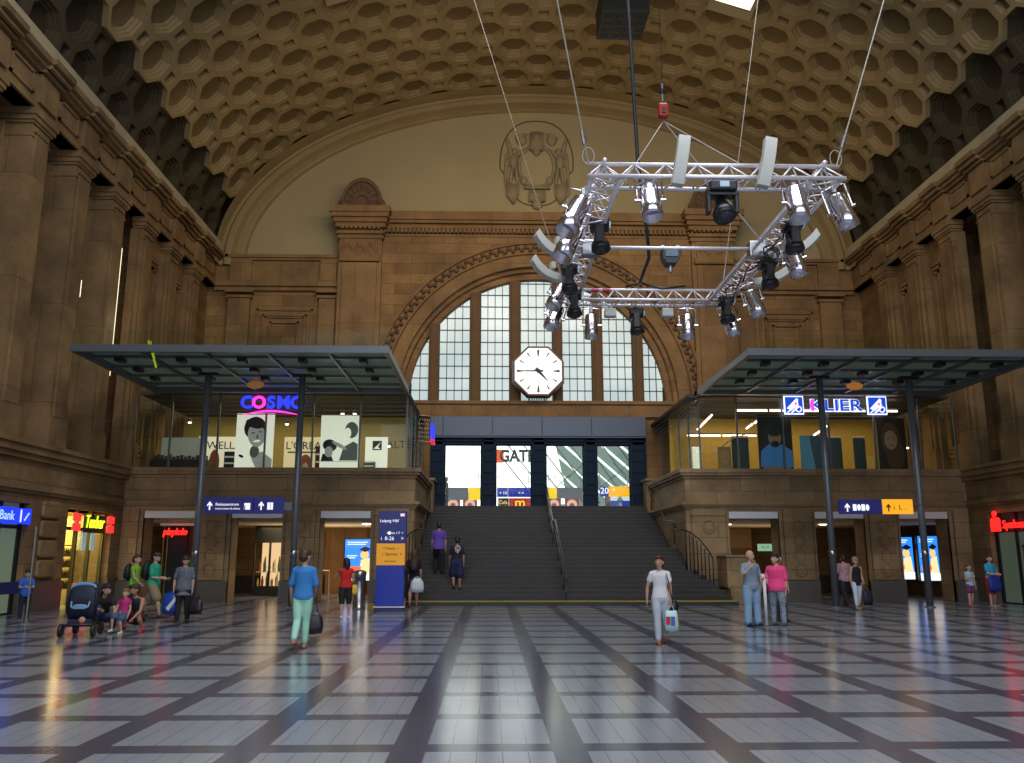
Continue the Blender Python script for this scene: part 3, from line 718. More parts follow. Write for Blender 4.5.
flat_sign('kiosk_sign', [(498, 509, mat('brown_board', (.12, .06, .02), .5, emit=.3)), (509, 531.5, emi('kiosk_red', (.55, .03, .02), .8))], 498, 507.5, 44, 'red snack bar sign with golden arches behind the second door', [(503, 502.5, 'Caf\u00e9', .25, emi('gold_text', (1, .8, .3), 1)), (520, 503, 'm', .75, emi('golden_arches', (1, .65, .0), 1.4))], th=.06)
text('GATE', .85, atY(517, 456.5, 44), mat('shadowed_white_letters', (.30, .30, .30), .5), 'wall_lettering', depth=.05, bold=.03, sx=.85); tag(bpy.data.objects['wall_lettering'], 'pale block lettering on the shed glass behind the second door', 'lettering')
o = B(-.2, .2, 0, .1, -.35, .35).build('orange_emblem', emi('orange_emblem', (1, .12, .02), .9), loc=atY(500, 456, 44), bevel=.05); tag(o, 'small orange emblem left of the shed lettering behind the second door', 'sign')
for i, (px, lab) in enumerate(((453, 'leftmost door, left one'), (470, 'leftmost door, right one'), (554, 'third door, left one'), (572, 'third door, right one'))):
    c = atY(px, 505, 43); e = empty('kiosk_poster', (c.x, 43, 3.7), 'red and white food poster panel behind the ' + lab, 'poster', 'posters behind the doors')
    B(-.36, .36, 0, .06, 0, 1.0).build('panel', emi('poster_dark_red', (.30, .02, .03), .8), e, bevel=.01)
    MB().ell((0, -.01, .42), .26, .02, .24, 14, 8).build('picture', emi('poster_cream', (.9, .55, .4), .9), e); MB().ell((0, -.03, .36), .13, .02, .12, 10, 6).build('picture', emi('poster_purple', (.3, .03, .12), .9), e)
for i, (px, c_) in enumerate(((614, (.02, .06, .4)), (627, (.02, .06, .4)))):
    c = atY(px, 506, 43); o = MB().box(-.25, .25, 0, .3, 0, .55).box(-.32, .32, -.05, .35, .55, .6).build('display_stand', emi('stand_blue%d' % i, c_, .8), loc=(c.x, 43, 3.7)); tag(o, 'blue display stand behind the rightmost door, %s one' % ('left' if i == 0 else 'right'), 'stand')
    o = MB().ell((0, 0, 0), .28, .2, .42, 8, 6).ell((.3, 0, .15), .14, .1, .3, 6, 5, Matrix.Rotation(.5, 3, 'Y')).build('balloon_bunch', emi('white_bunch', (.75, .8, .85), .9), loc=(c.x, 43.1, 4.65)); tag(o, 'white bundle above the %s blue stand behind the rightmost door' % ('left' if i == 0 else 'right'), 'bundle')

# ------------------------------------------------------------------ station clock
ck = atY(538.3, 371, 37.3)
e = empty('station_clock', (ck.x, 37.3, ck.z), 'large octagonal illuminated clock with white dial in front of the arched window', 'clock')
R_ = 1.13
def octo(r): return [(r / cos(pi / 8) * cos(pi / 8 + i * pi / 4), r / cos(pi / 8) * sin(pi / 8 + i * pi / 4)) for i in range(8)]
m = MB(); oo, oi = octo(R_), octo(R_ - .07)
vs = [(x, -.05, z) for x, z in oo] + [(x, -.05, z) for x, z in oi] + [(x, .05, z) for x, z in oi] + [(x, .35, z) for x, z in octo(R_ + .06)]
m.add(vs, [((i), (i + 1) % 8, 8 + (i + 1) % 8, 8 + i) for i in range(8)] + [(8 + i, 8 + (i + 1) % 8, 16 + (i + 1) % 8, 16 + i) for i in range(8)] + [(i, 24 + i, 24 + (i + 1) % 8, (i + 1) % 8) for i in range(8)] + [tuple(range(24, 32))])
m.build('clock_frame', mat('red_brown_frame', (.13, .04, .03), .4), e)
MB().prism(octo(R_ - .06), .0, .04).build('dial', emi('lit_dial', (1, .95, .90), 1.15), e)
dk = mat('clock_navy', (.01, .01, .05), .5)
for i in range(12):
    a = i * pi / 6; big = i % 3 == 0; r0, r1 = (.68 if big else .74), .96; w0_, w1_ = (.02, .055) if big else (.012, .03)
    M = Matrix.Rotation(a, 4, 'Y')
    MB().prism([(-w0_, r0), (w0_, r0), (w1_, r1), (-w1_, r1)], -.012, -.0, M).build('hour_mark', dk, e)
m = MB()
for i in range(60):
    if i % 5: m.box(-.008, .008, -.008, 0, .92, .97, Matrix.Rotation(i * pi / 30, 4, 'Y'))
m.build('minute_marks', mat('minute_grey', (.2, .17, .2), .5), e)
m = MB(); m.box(-.006, .006, -.006, 0, -1.04, 1.04); m.box(-.5, -.49, -.006, 0, -.9, .9); m.box(.49, .5, -.006, 0, -.9, .9); m.build('dial_joint', mat('dial_joint', (.5, .42, .42), .5), e)
M = Matrix.Rotation(radians(137), 4, 'Y')
MB().prism([(-.075, -.16), (.075, -.16), (.06, .1), (.012, .62), (-.012, .62), (-.06, .1)], -.04, -.025, M).build('hour_hand', dk, e)
M = Matrix.Rotation(radians(270), 4, 'Y')
MB().prism([(-.045, -.22), (.045, -.22), (.035, 0), (.012, .94), (-.012, .94), (-.035, 0)], -.06, -.045, M).build('minute_hand', mat('minute_hand', (.05, .045, .10), .5), e)
MB().tube([(0, -.07, 0), (0, .02, 0)], .09, 14).build('hub', dk, e)
for q in (-.4, .4): MB().tube([(q, .35, 0), (q, 1.2, 0)], .04, 6).build('wall_bracket', METAL, e)
t = MB(); 
for i in range(8): t.box(-.42 + i * .11, -.36 + i * .11, .3, .35, -1.33, -1.12)
t.build('cooling_fins', METAL, e)
# ------------------------------------------------------------------ canopies
def canopy(sgn, lab):
    f = (lambda x: x) if sgn > 0 else mx
    e = empty('glass_canopy', (f(11.8), 24, 7.3), lab, 'canopy', 'glass canopies over the shop terraces')
    o = Vector((f(11.8), 24, 7.3))
    def bx(m, a, b, y0, y1, z0, z1): return m.box(min(f(a), f(b)) - o.x, max(f(a), f(b)) - o.x, y0 - o.y, y1 - o.y, z0 - o.z, z1 - o.z)
    X0_, X1_ = (7.5, 16.5) if sgn > 0 else (7.25, 16.35)
    bx(MB(), X0_, X1_, 23.95, 24.1, 7.3, 7.52).build('edge_beam', METAL, e, bevel=.01)
    bx(MB(), X0_, X0_ + .14, 24.1, 30.6, 7.3, 7.5).build('side_beam', METAL, e)
    bx(MB(), X1_ - .14, X1_, 24.1, 30.6, 7.3, 7.5).build('side_beam', METAL, e)
    bx(MB(), X0_, X1_, 30.2, 30.6, 7.34, 7.5).build('rear_beam', METAL, e)
    n = 5; w = (X1_ - X0_) / n
    for i in range(n):
        bx(MB(), X0_ + i * w + .03, X0_ + (i + 1) * w - .03, 24.1, 30.3, 7.5, 7.525).build('glass_panel', CANGLASS, e)
    for i in range(1, n):
        x = X0_ + i * w
        m = MB(); bx(m, x - .04, x + .04, 24.1, 30.4, 7.38, 7.49); m.build('cross_beam', METAL, e)
    for i in range(4):
        y = 25.2 + i * 1.35
        m = MB(); bx(m, X0_ + .1, X1_ - .1, y - .05, y + .05, 7.40, 7.48); m.build('purlin', METAL, e)
    for x in [X0_ + w * i for i in (.5, 1.5, 2.5, 3.5, 4.5)]:
        for y in (25.2, 26.55, 27.9):
            m = MB(); bx(m, x - .12, x + .12, y - .2, y + .2, 7.27, 7.4); m.build('bracket', DARKM, e, bevel=.03)
    # low glass upstand over the front edge
    bx(MB(), X0_, X1_, 23.98, 24.0, 7.52, 7.95).build('glass_upstand', GLASS, e)
    for x, y in ((10.72, 26.9), (13.66, 26.9)) if sgn > 0 else ((mx(-9.05), 26.9), (mx(-6.1), 27.1)):
        xx = f(x)
        MB().tube([(xx - o.x, y - o.y, -7.3), (xx - o.x, y - o.y, -.05)], .105, 14).build('pole', METAL, e, True)
        MB().lathe([(.16, -7.3), (.16, -7.27), (.1, -7.25)], 14, Matrix.Translation((xx - o.x, y - o.y, 0))).build('pole_base', METAL, e)
        bx(MB(), x - .3, x + .3, y - .12, y + .12, 7.22, 7.32).build('pole_head', DARKM, e)
        if True: MB().tube([(xx - o.x, y - o.y, -5.75), (xx - o.x, y - o.y, -5.55)], .111, 14).build('steel_band', STEEL, e, True)
    # glazed roof running on over the shop towards the facade
    m = MB(); bx(m, 7.25, 17.0, 30.6, 38.0, 7.3, 7.42); m.build('roof_slab', mat('shop_roof', (.05, .05, .045), .6), e)
    return e
canopy(-1, 'wide glass canopy on two grey poles above the left shop terrace')
canopy(1, 'wide glass canopy on two grey poles above the right shop terrace')
# flower-like yellow green garland hanging at left canopy
g = MB()
for i in range(46):
    t = i / 45; p = atY(150 + 6 * t + random.uniform(-2.5, 2.5) * (1 if t < .25 else .4), 341 + 26 * t, 24.3 + .3 * (t > .2)); g.ell(p, .022, .015, .035, 5, 4)
o = g.build('hanging_garland', emi('garland_green', (.6, .75, .0), .45)); tag(o, 'yellow green garland dangling at the left canopy', 'garland')
o = MB().ell(atY(300, 340, 24.2) * 0, .3, .12, .14, 10, 6).build('ceiling_dome_lamp', emi('dim_amber_dome', (.45, .2, .06), .35), loc=(-7.9, 28.2, 7.2)); tag(o, 'dim amber dome lamp under the left canopy', 'lamp')
o = MB().ell((0, 0, 0), .3, .12, .14, 10, 6).build('ceiling_dome_lamp', emi('amber_dome', (.8, .3, .06), .35), loc=(12.3, 27.9, 7.2)); tag(o, 'orange dome lamp under the right canopy', 'lamp')

# ------------------------------------------------------------------ shop terraces
SHOPY = 30.72
def shop(sgn, lab, wallm):
    f = (lambda x: x) if sgn > 0 else mx
    e = empty('glass_shopfront', (f(12), SHOPY, 4.64), lab, 'shopfront'); o = Vector((f(12), SHOPY, 4.64))
    xs = [7.65 if sgn > 0 else 7.35, 9.05, 10.75, 12.45, 14.15, 15.85, 17.15]
    for i in range(6):
        MB().box(min(f(xs[i]), f(xs[i + 1])) - o.x + .03, max(f(xs[i]), f(xs[i + 1])) - o.x - .03, 0, .02, 0, 2.6).build('glass_pane', GLASS, e)
    for i, x in enumerate(xs):
        MB().box(f(x) - .03 - o.x, f(x) + .03 - o.x, -.03, .05, 0, 2.65).build('mullion', METAL, e)
    # side towards the stairs
    ys = [30.72, 32.4, 34.1, 35.8, 37.5]
    for i in range(4):
        MB().box(f(7.65 if sgn > 0 else 7.35) - .01 - o.x, f(7.65 if sgn > 0 else 7.35) + .01 - o.x, ys[i] - SHOPY + .03, ys[i + 1] - SHOPY - .03, 0, 2.6).build('glass_pane', GLASS, e)
        MB().box(f(7.65 if sgn > 0 else 7.35) - .03 - o.x, f(7.65 if sgn > 0 else 7.35) + .03 - o.x, ys[i + 1] - SHOPY - .03, ys[i + 1] - SHOPY + .03, 0, 2.6).build('mullion', METAL, e)
    for j in range(4):
        z = 1.95 + j * .16
        MB().tube([(f(7.3) - o.x, -.12, z), (f(17.1) - o.x, -.12, z)], .014, 5).build('sun_louvre', METAL, e)
        MB().tube([(f(7.22) - o.x, -.12, z), (f(7.22) - o.x, 6.5, z)], .014, 5).build('sun_louvre', METAL, e)
    # interior shell
    m = MB()
    m.box(min(f(7.6), f(17.2)), max(f(7.6), f(17.2)), 35.6, 35.8, 4.0, 7.3)
    struct(m.build('wall_shop_' + ('right' if sgn > 0 else 'left'), wallm))
    struct(MB().box(min(f(7.5), f(17.2)), max(f(7.5), f(17.2)), 31.2, 35.6, 4.3, 4.46).build('floor_shop_' + ('right' if sgn > 0 else 'left'), mat('shop_floor', (.25, .2, .15), .3)))
    return e
shop(-1, 'glazed cosmetics shop terrace on the left of the stairs', mat('shop_wall_ochre', (.46, .36, .13), .8, noise=.2))
shop(1, 'glazed hairdresser terrace on the right of the stairs', mat('shop_wall_yellow', (.62, .42, .10), .8, noise=.2))

def area(name, loc, size, energy, col, rot=(0, 0, 0), sy=None):
    l = bpy.data.lights.new(name, 'AREA'); l.energy = energy; l.color = col; l.size = size
    if sy: l.shape = 'RECTANGLE'; l.size_y = sy
    o = bpy.data.objects.new(name, l); COL.objects.link(o); o.location = loc; o.rotation_euler = rot; return o
def point(name, loc, energy, col, r=.1):
    l = bpy.data.lights.new(name, 'POINT'); l.energy = energy; l.color = col; l.shadow_soft_size = r
    o = bpy.data.objects.new(name, l); COL.objects.link(o); o.location = loc; return o

# light tubes in the right shop
TUBE = emi('pinkish_tube', (1, .72, .62), 5)
def tube_lamp(a, b, lab, m=TUBE, r=.035):
    e = empty('fluorescent_lamp', a, lab, 'lamp', 'tube lamps in the right shop'); A = Vector(a); Bv = Vector(b); d = (Bv - A)
    MB().tube([(0, 0, 0), d], r, 8).build('tube', m, e)
    MB().tube([Vector((0, 0, .06)), d + Vector((0, 0, .06))], .045, 4).build('housing', METAL, e)
for i in range(5): tube_lamp((9.35 + i * 1.25, 31.6, 6.98), (10.5 + i * 1.25, 31.6, 6.98), 'pink white tube, number %s from the left, front row of right shop' % ['one', 'two', 'three', 'four', 'five'][i])
for i in range(3): tube_lamp((8.3 + .12 * i, 31.3 + i * 1.3, 6.75), (8.4 + .12 * i, 32.4 + i * 1.3, 6.75), 'pink white tube in the row running back nearest the stairs, right shop, %s one' % ['first', 'second', 'third'][i])
for i in range(2): tube_lamp((10.3 + .1 * i, 31.8 + i * 1.4, 6.7), (10.4 + .1 * i, 32.9 + i * 1.4, 6.7), 'pink white tube running back above the man poster, right shop, %s one' % ['first', 'second', 'third'][i])
for i in range(2): tube_lamp((8.2 + i * 1.5, 35.0, 6.5), (9.6 + i * 1.5, 35.0, 6.5), 'pink white tube on the rear wall, right shop, %s one' % ['first', 'second', 'third'][i])
for i in range(2): tube_lamp((12.9 + .25 * i, 32.0 + i * 1.4, 6.45), (13.1 + .25 * i, 33.1 + i * 1.4, 6.45), 'pink white tube running back below the blue lettering, right shop, %s one' % ['first', 'second', 'third'][i])
SPOT = emi('warm_spot', (1, .62, .45), 9)
def spot(p, lab, grp): 
    e = empty('spotlight', p, lab, 'spotlight', grp)
    h_ = MB().lathe([(.02, .14), (.07, .12), (.08, 0), (.06, 0)], 10).build('housing', METAL, e); MB().ell((0, 0, -.02), .065, .065, .03, 8, 5).build('bulb', SPOT, h_)
for px, py, w_ in ((298, 398, 'left of the last letter of the neon sign'), (205, 403, 'beside the left pole'), (270, 405, 'under the neon sign')):
    pass
for p, lab in (((-11.2, 31.6, 6.45), 'small glowing spotlight beside the left pole in the cosmetics shop'), ((-7.6, 31.6, 6.4), 'small glowing spotlight just under the neon lettering'), ((-7.1, 31.6, 6.4), 'small glowing spotlight right of the neon swoosh'), ((-5.5, 31.3, 6.75), 'small glowing spotlight above the haircut poster'), ((-5.05, 31.3, 6.75), 'small glowing spotlight above the right edge of the haircut poster'), ((-3.9, 32.5, 5.7), 'small glowing spotlight beside the black logo board')):
    spot(p, lab, 'spotlights in the left shop')
for p, lab in (((9.4, 32.5, 5.9), 'small glowing spotlight over the grey partition, right shop'), ((11.4, 32.0, 5.85), 'small glowing spotlight beside the blue towel poster, right shop'), ((16.2, 32.5, 5.7), 'small glowing spotlight near the right end wall, right shop')):
    spot(p, lab, 'spotlights in the right shop')
area('shop_left_light', (-8, 33.2, 7.15), 8, 95, (1, .80, .45), sy=3.5)
area('shop_right_light', (12.2, 33.2, 7.15), 8, 95, (1, .72, .36), sy=3.5)

# posters and boards in the shops
def poster(nm, x0, x1, z0, z1, Y, m, label, cat='poster', grp=None):
    e = empty(nm, ((x0 + x1) / 2, Y, z0), label, cat, grp); w = x1 - x0
    MB().box(-w / 2, w / 2, 0, .03, 0, z1 - z0).build('panel', m, e); return e, w, z1 - z0
def blob(e, nm, m, c, rx, rz_, y=-.008, rot=0):
    return MB().ell((c[0], y, c[1]), rx, .006, rz_, 18, 10, Matrix.Rotation(rot, 3, 'Y')).build(nm, m, e)
def poly(e, nm, m, pts, y0=-.012, y1=-.0): return MB().prism(pts, y0, y1).build(nm, m, e)
PW = mat('poster_white', (.62, .60, .50), .6, emit=.62, ecol=(.95, .93, .8)); PG = mat('poster_grey', (.28, .28, .25), .6); PD = mat('poster_dark', (.03, .03, .035), .6); PM = mat('poster_midgrey', (.52, .52, .47), .6, emit=.12, ecol=(.9, .9, .8))
e, w, h = poster('portrait_poster', -9.27, -7.9, 4.66, 6.68, 30.95, PW, 'black and white poster of a smiling dark haired man in the left shop window')
poly(e, 'picture', PM, [(-.5, 0), (-.42, .35), (-.1, .55), (.3, .62), (.66, .35), (.66, 0)], -.006); blob(e, 'picture', PG, (.02, .62), .17, .22, -.012); blob(e, 'picture', PD, (0, 1.48), .40, .42, -.010, .2)
blob(e, 'picture', PM, (.06, 1.22), .31, .44, -.016, -.15); blob(e, 'picture', PD, (-.02, 1.64), .34, .17, -.022, .25); blob(e, 'picture', PD, (-.06, 1.30), .07, .02, -.024); blob(e, 'picture', PD, (.2, 1.34), .07, .02, -.024)
blob(e, 'picture', PG, (.1, 1.16), .04, .09, -.022); blob(e, 'picture', PW, (.09, 1.0), .13, .035, -.024, -.15); blob(e, 'picture', PD, (-.45, .45), .1, .05, -.02, .4)
poly(e, 'picture', PW, [(-.62, 0), (-.4, .42), (-.15, .5), (.05, .1), (.1, 0)], -.014, -.008)
e, w, h = poster('portrait_poster', -6.2, -4.8, 4.66, 6.62, 30.95, PW, 'black and white haircut poster of a woman styling a child in the left shop window')
blob(e, 'picture', PG, (.42, 1.42), .24, .3, -.01); blob(e, 'picture', PW, (.28, 1.3), .13, .2, -.018); poly(e, 'picture', PG, [(0, .3), (.15, .8), (.5, 1.0), (.66, .9), (.66, .3)], -.01)
blob(e, 'picture', PD, (-.35, .85), .26, .22, -.014, .3); blob(e, 'picture', PM, (-.38, .62), .15, .2, -.02); poly(e, 'picture', PD, [(-.66, .28), (-.6, .55), (-.3, .5), (-.2, .28)], -.014); blob(e, 'picture', PM, (0, .85), .3, .07, -.024, .5)
poly(e, 'picture', PW, [(-.66, .04), (.66, .04), (.66, .26), (-.66, .26)], -.03, -.02)
poly(e, 'frame', PM, [(-.7, .26), (.7, .26), (.7, .28), (-.7, .28)], -.03, -.02)
e, w, h = poster('brand_board', -8.0, -6.3, 4.5, 6.1, 33.0, mat('board_warm', (.75, .65, .42), .6, emit=.35, ecol=(1, .8, .45)), 'warm lit board with hair product lettering behind the neon sign', 'board')
text("L'OR\u00c9AL", .42, (0, -.02, 1.25), PD, 'lettering', e, depth=.004); poly(e, 'line', PD, [(-.7, .98), (.75, .98), (.75, 1.03), (-.7, 1.03)])
blob(e, 'picture', mat('auburn', (.32, .09, .02), .6), (0, .5), .25, .42, -.012); blob(e, 'picture', mat('poster_skin', (.62, .40, .26), .6), (0, .3), .14, .3, -.02)
e, w, h = poster('brand_board', -11.3, -9.5, 4.5, 6.1, 33.0, mat('board_cream', (.8, .75, .6), .6, emit=.45, ecol=(1, .9, .7)), 'cream board with black hair brand lettering behind the left pole', 'board')
text('WELLA', .42, (.1, -.02, 1.25), PD, 'lettering', e, depth=.004); blob(e, 'picture', mat('auburn2', (.35, .08, .02), .6), (-.25, .6), .2, .5, -.012); poly(e, 'cabinet_picture', PD, [(.35, 0), (.75, 0), (.75, .75), (.35, .75)], -.02)
e, w, h = poster('white_partition', -12.4, -10.9, 4.5, 5.95, 32.2, mat('pale_partition', (.42, .46, .42), .6, emit=.12), 'pale partition board at the left end of the cosmetics shop', 'partition')
e, w, h = poster('brand_board', -4.75, -3.9, 4.5, 6.0, 32.2, PW, 'narrow white board with black square logo, right end of the left shop', 'board')
poly(e, 'logo', PD, [(-.15, 1.0), (.2, 1.0), (.2, 1.35), (-.15, 1.35)]); poly(e, 'logo_swirl', PW, [(-.12, 1.05), (.0, 1.15), (.16, 1.3), (.05, 1.12), (.15, 1.04)], -.02)
o = text('ALTER', .42, (-3.4, 32.6, 5.75), PD, 'window_lettering', depth=.01); tag(o, 'black capital lettering at the right end of the left shop', 'lettering')
sb = empty('product_shelf', (-11.8, 32.0, 4.46), 'low dark counter with packed goods at the left end of the left shop', 'counter')
m = MB(); m.box(-.9, 1.2, 0, .5, 0, .65); m.build('body', PD, sb, bevel=.02)
m = MB()
for i in range(14): m.box(-.85 + i * .145, -.76 + i * .145, .1, .35, .65, .75 + .1 * random.random())
m.build('goods', mat('goods_mixed', (.12, .06, .04), .4, noise=.9, nscale=14), sb, kind='stuff')
for i, (x, h_, lab) in enumerate(((-6.3, 1.1, 'dark red product tower between the two posters'), (-9.65, .9, 'black shelf unit left of the smiling man poster'), (-4.5, .55, 'small black display at the right of the haircut poster'))):
    e = empty('product_stand', (x, 31.6, 4.46), lab, 'shelf'); MB().box(-.2, .2, 0, .35, 0, h_).build('body', mat('stand_dark%d' % i, ((.09, .015, .02) if i == 0 else (.02, .02, .03)), .4), e, bevel=.02)
    for j in range(3): MB().box(-.17, .17, -.02, 0, .2 + j * h_ * .26, .26 + j * h_ * .26).build('shelf_edge', PM, e)
# right shop posters
e, w, h = poster('portrait_poster', 9.88, 11.15, 4.66, 6.72, 30.95, mat('poster_black', (.02, .018, .016), .5), 'dark poster of a bearded man in a blue shirt in the right shop window')
SH = mat('poster_sky_blue', (.06, .22, .55), .6, emit=.12); SK = mat('poster_skin2', (.48, .28, .18), .6)
poly(e, 'picture', SH, [(-.6, .1), (-.55, .7), (-.25, .95), (.25, .95), (.6, .7), (.62, .1)]); blob(e, 'picture', SK, (-.02, 1.2), .24, .36, -.02); blob(e, 'picture', PD, (-.02, 1.5), .32, .26, -.026); blob(e, 'picture', PD, (-.02, .95), .17, .12, -.026)
for q in (-.12, .1): blob(e, 'picture', PD, (q, 1.27), .06, .018, -.03)
poly(e, 'picture', SK, [(-.5, 0), (.55, 0), (.5, .12), (-.45, .12)], -.02)
e, w, h = poster('cutout_board', 11.6, 12.5, 4.66, 6.0, 31.4, mat('cutout_blue', (.10, .26, .40), .6, emit=.1), 'pale blue towel shaped board next to the blue shirt poster', 'board')
poly(e, 'picture', mat('steel_shade', (.06, .11, .17), .6), [(.1, 0), (.45, 0), (.45, 1.34), (-.1, 1.34)])
e, w, h = poster('portrait_poster', 14.35, 15.4, 4.66, 6.6, 30.95, mat('poster_brown', (.035, .022, .014), .6), 'dark poster of a long haired woman in the right shop window')
HB = mat('poster_brown_hair', (.12, .06, .03), .6); blob(e, 'picture', HB, (-.05, 1.15), .36, .62, -.01); blob(e, 'picture', HB, (.08, .6), .34, .6, -.012); blob(e, 'picture', SK, (-.05, 1.12), .24, .36, -.02)
for q in (-.14, .05): blob(e, 'picture', PD, (q, 1.2), .05, .016, -.03)
blob(e, 'picture', mat('poster_lips', (.3, .07, .06), .6), (-.04, .93), .08, .02, -.03)
e, w, h = poster('portrait_poster', 8.45, 8.95, 4.66, 5.55, 31.3, mat('poster_tan', (.4, .24, .1), .6), 'small poster of a blond child near the inner corner of the right shop')
blob(e, 'picture', mat('poster_blond', (.5, .28, .1), .6), (.02, .5), .2, .28, -.01); blob(e, 'picture', SK, (.02, .42), .14, .2, -.018)
for q in (-.05, .08): blob(e, 'picture', PD, (q, .46), .03, .012, -.026)
for i, (x0_, x1_, lab) in enumerate(((9.1, 9.75, 'grey partition beside the child poster, right shop'), (12.6, 13.3, 'slate blue partition behind the middle of the right shop'), (13.75, 14.2, 'slate blue partition left of the long haired woman poster'))):
    e = empty('partition_screen', ((x0_ + x1_) / 2, 31.7, 4.46), lab, 'partition', 'partitions in the right shop'); w_ = (x1_ - x0_) / 2
    MB().box(-w_, w_, 0, .05, 0, 1.5).build('panel', mat('slate_panel', (.05, .075, .09), .5), e, bevel=.01); MB().tube([(-w_, .02, 1.55), (w_, .02, 1.55)], .02, 6).build('rail', ALU, e)
o = MB().tube([(8.3, 31.5, 5.3), (9.1, 31.5, 5.9), (9.6, 31.5, 6.05)], .02, 6).build('stair_rail_inside', ALU); tag(o, 'slanting steel rail inside the right shop behind the glass corner', 'rail')
for x, lab in ((13.5, 'pale cupboard door behind the middle of the right shop'), (15.9, 'pale cupboard door right of the woman poster')):
    o = B(-.3, .3, 0, .1, 0, 1.25).build('cupboard', mat('pale_cupboard', (.7, .55, .2), .6), loc=(x, 35.4, 4.46), bevel=.01); tag(o, lab, 'cupboard')

# neon signs
BLU = emi('neon_blue', (.015, .03, 1), 2.2); PNK = emi('neon_pink', (.95, .03, .45), 2.2)
e = empty('neon_sign', (-7.95, 30.4, 6.98), 'neon lettering in blue and pink with a pink swoosh on the left shopfront', 'sign')
for i, ch in enumerate('COSMO'):
    text(ch, .62, (-.85 + i * .44 + (.06 if i > 3 else 0), 0, 0), PNK if i == 1 else BLU, 'letter', e, depth=.03, bold=.018)
MB().tube([(-.95 + 2.0 * t, 0, -.44 + .14 * sin(pi * t)) for t in [i / 12 for i in range(13)]], [.012 + .03 * sin(pi * i / 12) for i in range(13)], 6).build('swoosh', PNK, e)
e = empty('neon_sign', (12.6, 30.4, 6.98), 'blue outlined lettering between two square emblems on the right shopfront', 'sign')
WLB = emi('pale_outline', (.75, .8, 1), 1.6); BLD = emi('deep_blue', (.01, .06, .55), 1.2)
text('KLIER', .6, (.05, .02, -.02), WLB, 'letter_outline', e, depth=.02, bold=.03, sx=1.28); text('KLIER', .6, (.05, -.02, -.02), BLD, 'letter', e, depth=.025, bold=.006, sx=1.28)
for q in (-1.5, 1.58):
    MB().box(-.36, .36, .0, .06, -.34, .34).build('emblem_border', WLB, e, loc=(q, 0, 0)); p = MB().box(-.32, .32, -.02, .0, -.3, .3).build('emblem_panel', BLD, e, loc=(q, 0, 0))
    for pts, mm in (([(-.28, -.12), (.0, .16), (.1, .26), (.16, .2), (.14, .05), (-.1, -.2)], WLB), ([(-.3, -.28), (-.24, -.28), (.18, .02), (.12, .06)], WLB), ([(-.14, -.28), (-.06, -.28), (.2, -.06), (.14, -.02)], WLB)):
        MB().prism(pts, -.035, -.02).build('emblem_stroke', mm, p)
    MB().tube([(.16 + .1 * cos(2 * pi * i / 12), -.03, -.15 + .1 * sin(2 * pi * i / 12)) for i in range(13)], .022, 5, False).build('emblem_stroke', WLB, p)
    MB().ell((.06, -.03, .05), .06, .01, .07, 8, 5).build('emblem_stroke', PNK, p)
o = MB().ell((0, 0, 0), .07, .02, .22, 8, 6).build('neon_dot', PNK, loc=(11.75, 30.36, 6.98)); tag(o, 'small pink neon stroke beside the letter K of the right sign', 'neon light')
# small blue and red neon seen edge-on at the stair side of the left shop
e = empty('side_sign', (-2.2, 31.6, 6.15), 'blue and red sign hanging at the stair side corner of the left shop', 'sign')
MB().box(-.06, .06, 0, .9, -.28, .3).build('panel', emi('blue_edge', (.02, .04, .9), 1.3), e, bevel=.03); MB().box(-.08, .08, 0, .9, -.42, -.3).build('panel', emi('red_edge', (.8, .02, .05), 1.0), e, bevel=.03)
e = empty('fairy_lights', (-2.5, 31.0, 6.2), 'strings of tiny white lights at the stair side corner of the left shop', 'string lights'); 
m = MB()
for i in range(5):
    for j in range(7): m.ell((-.12 + i * .08 + .03 * (j % 2), .05 * i, -.5 + j * .16), .010, .010, .010, 4, 3)
m.build('bulbs', emi('fairy', (1, .9, .8), 1.4), e, kind='stuff')
m = MB()
for i in range(5): m.tube([(-.15 + i * .13, .05 * i, -.55), (-.13 + i * .13, .05 * i, .55)], .004, 4)
m.build('wires', DARKM, e)

# ------------------------------------------------------------------ direction signs on the poles
NAVY = emi('sign_navy', (.004, .009, .17), .55); AMB = emi('sign_amber', (1, .44, .01), 1.0); WS = emi('sign_white', (.9, .92, 1), 1.1); BK = mat('sign_black', (.05, .03, .01), .5)
def arrow(e, x, z, s, m, nm='arrow'):
    MB().prism([(x - .018 * s, z - .12 * s), (x + .018 * s, z - .12 * s), (x + .018 * s, z + .03 * s), (x + .07 * s, z - .02 * s), (x + .07 * s, z + .03 * s), (x, z + .12 * s), (x - .07 * s, z + .03 * s), (x - .07 * s, z - .02 * s), (x - .018 * s, z + .03 * s)], -.02, -.005).build(nm, m, e)
e = empty('direction_sign', (-8.85, 26.75, 2.85), 'dark blue hanging direction sign with two panels between the left canopy poles', 'sign')
MB().box(0, 1.5, 0, .12, 0, .5).build('panel', NAVY, e, bevel=.01); MB().box(1.53, 2.46, 0, .12, 0, .5).build('panel', NAVY, e, bevel=.01)
arrow(e, .18, .24, 1.1, WS); text('Reisezentrum', .13, (.35, -.01, .28), WS, 'lettering', e, align='LEFT', depth=.003); text('travel centre & tickets', .085, (.35, -.01, .15), WS, 'lettering', e, align='LEFT', depth=.003)
MB().box(1.24, 1.42, -.02, 0, .12, .32).build('pictogram', WS, e); arrow(e, 1.76, .24, 1.1, WS); MB().box(1.95, 2.03, -.02, 0, .12, .34).build('pictogram', WS, e); MB().box(2.05, 2.12, -.02, 0, .12, .34).build('pictogram', WS, e)
MB().tube([(-.4, .1, .45), (0, .1, .45)], .02, 6).build('bracket', METAL, e); MB().box(2.46, 2.7, .02, .1, .1, .35).build('bracket', METAL, e)
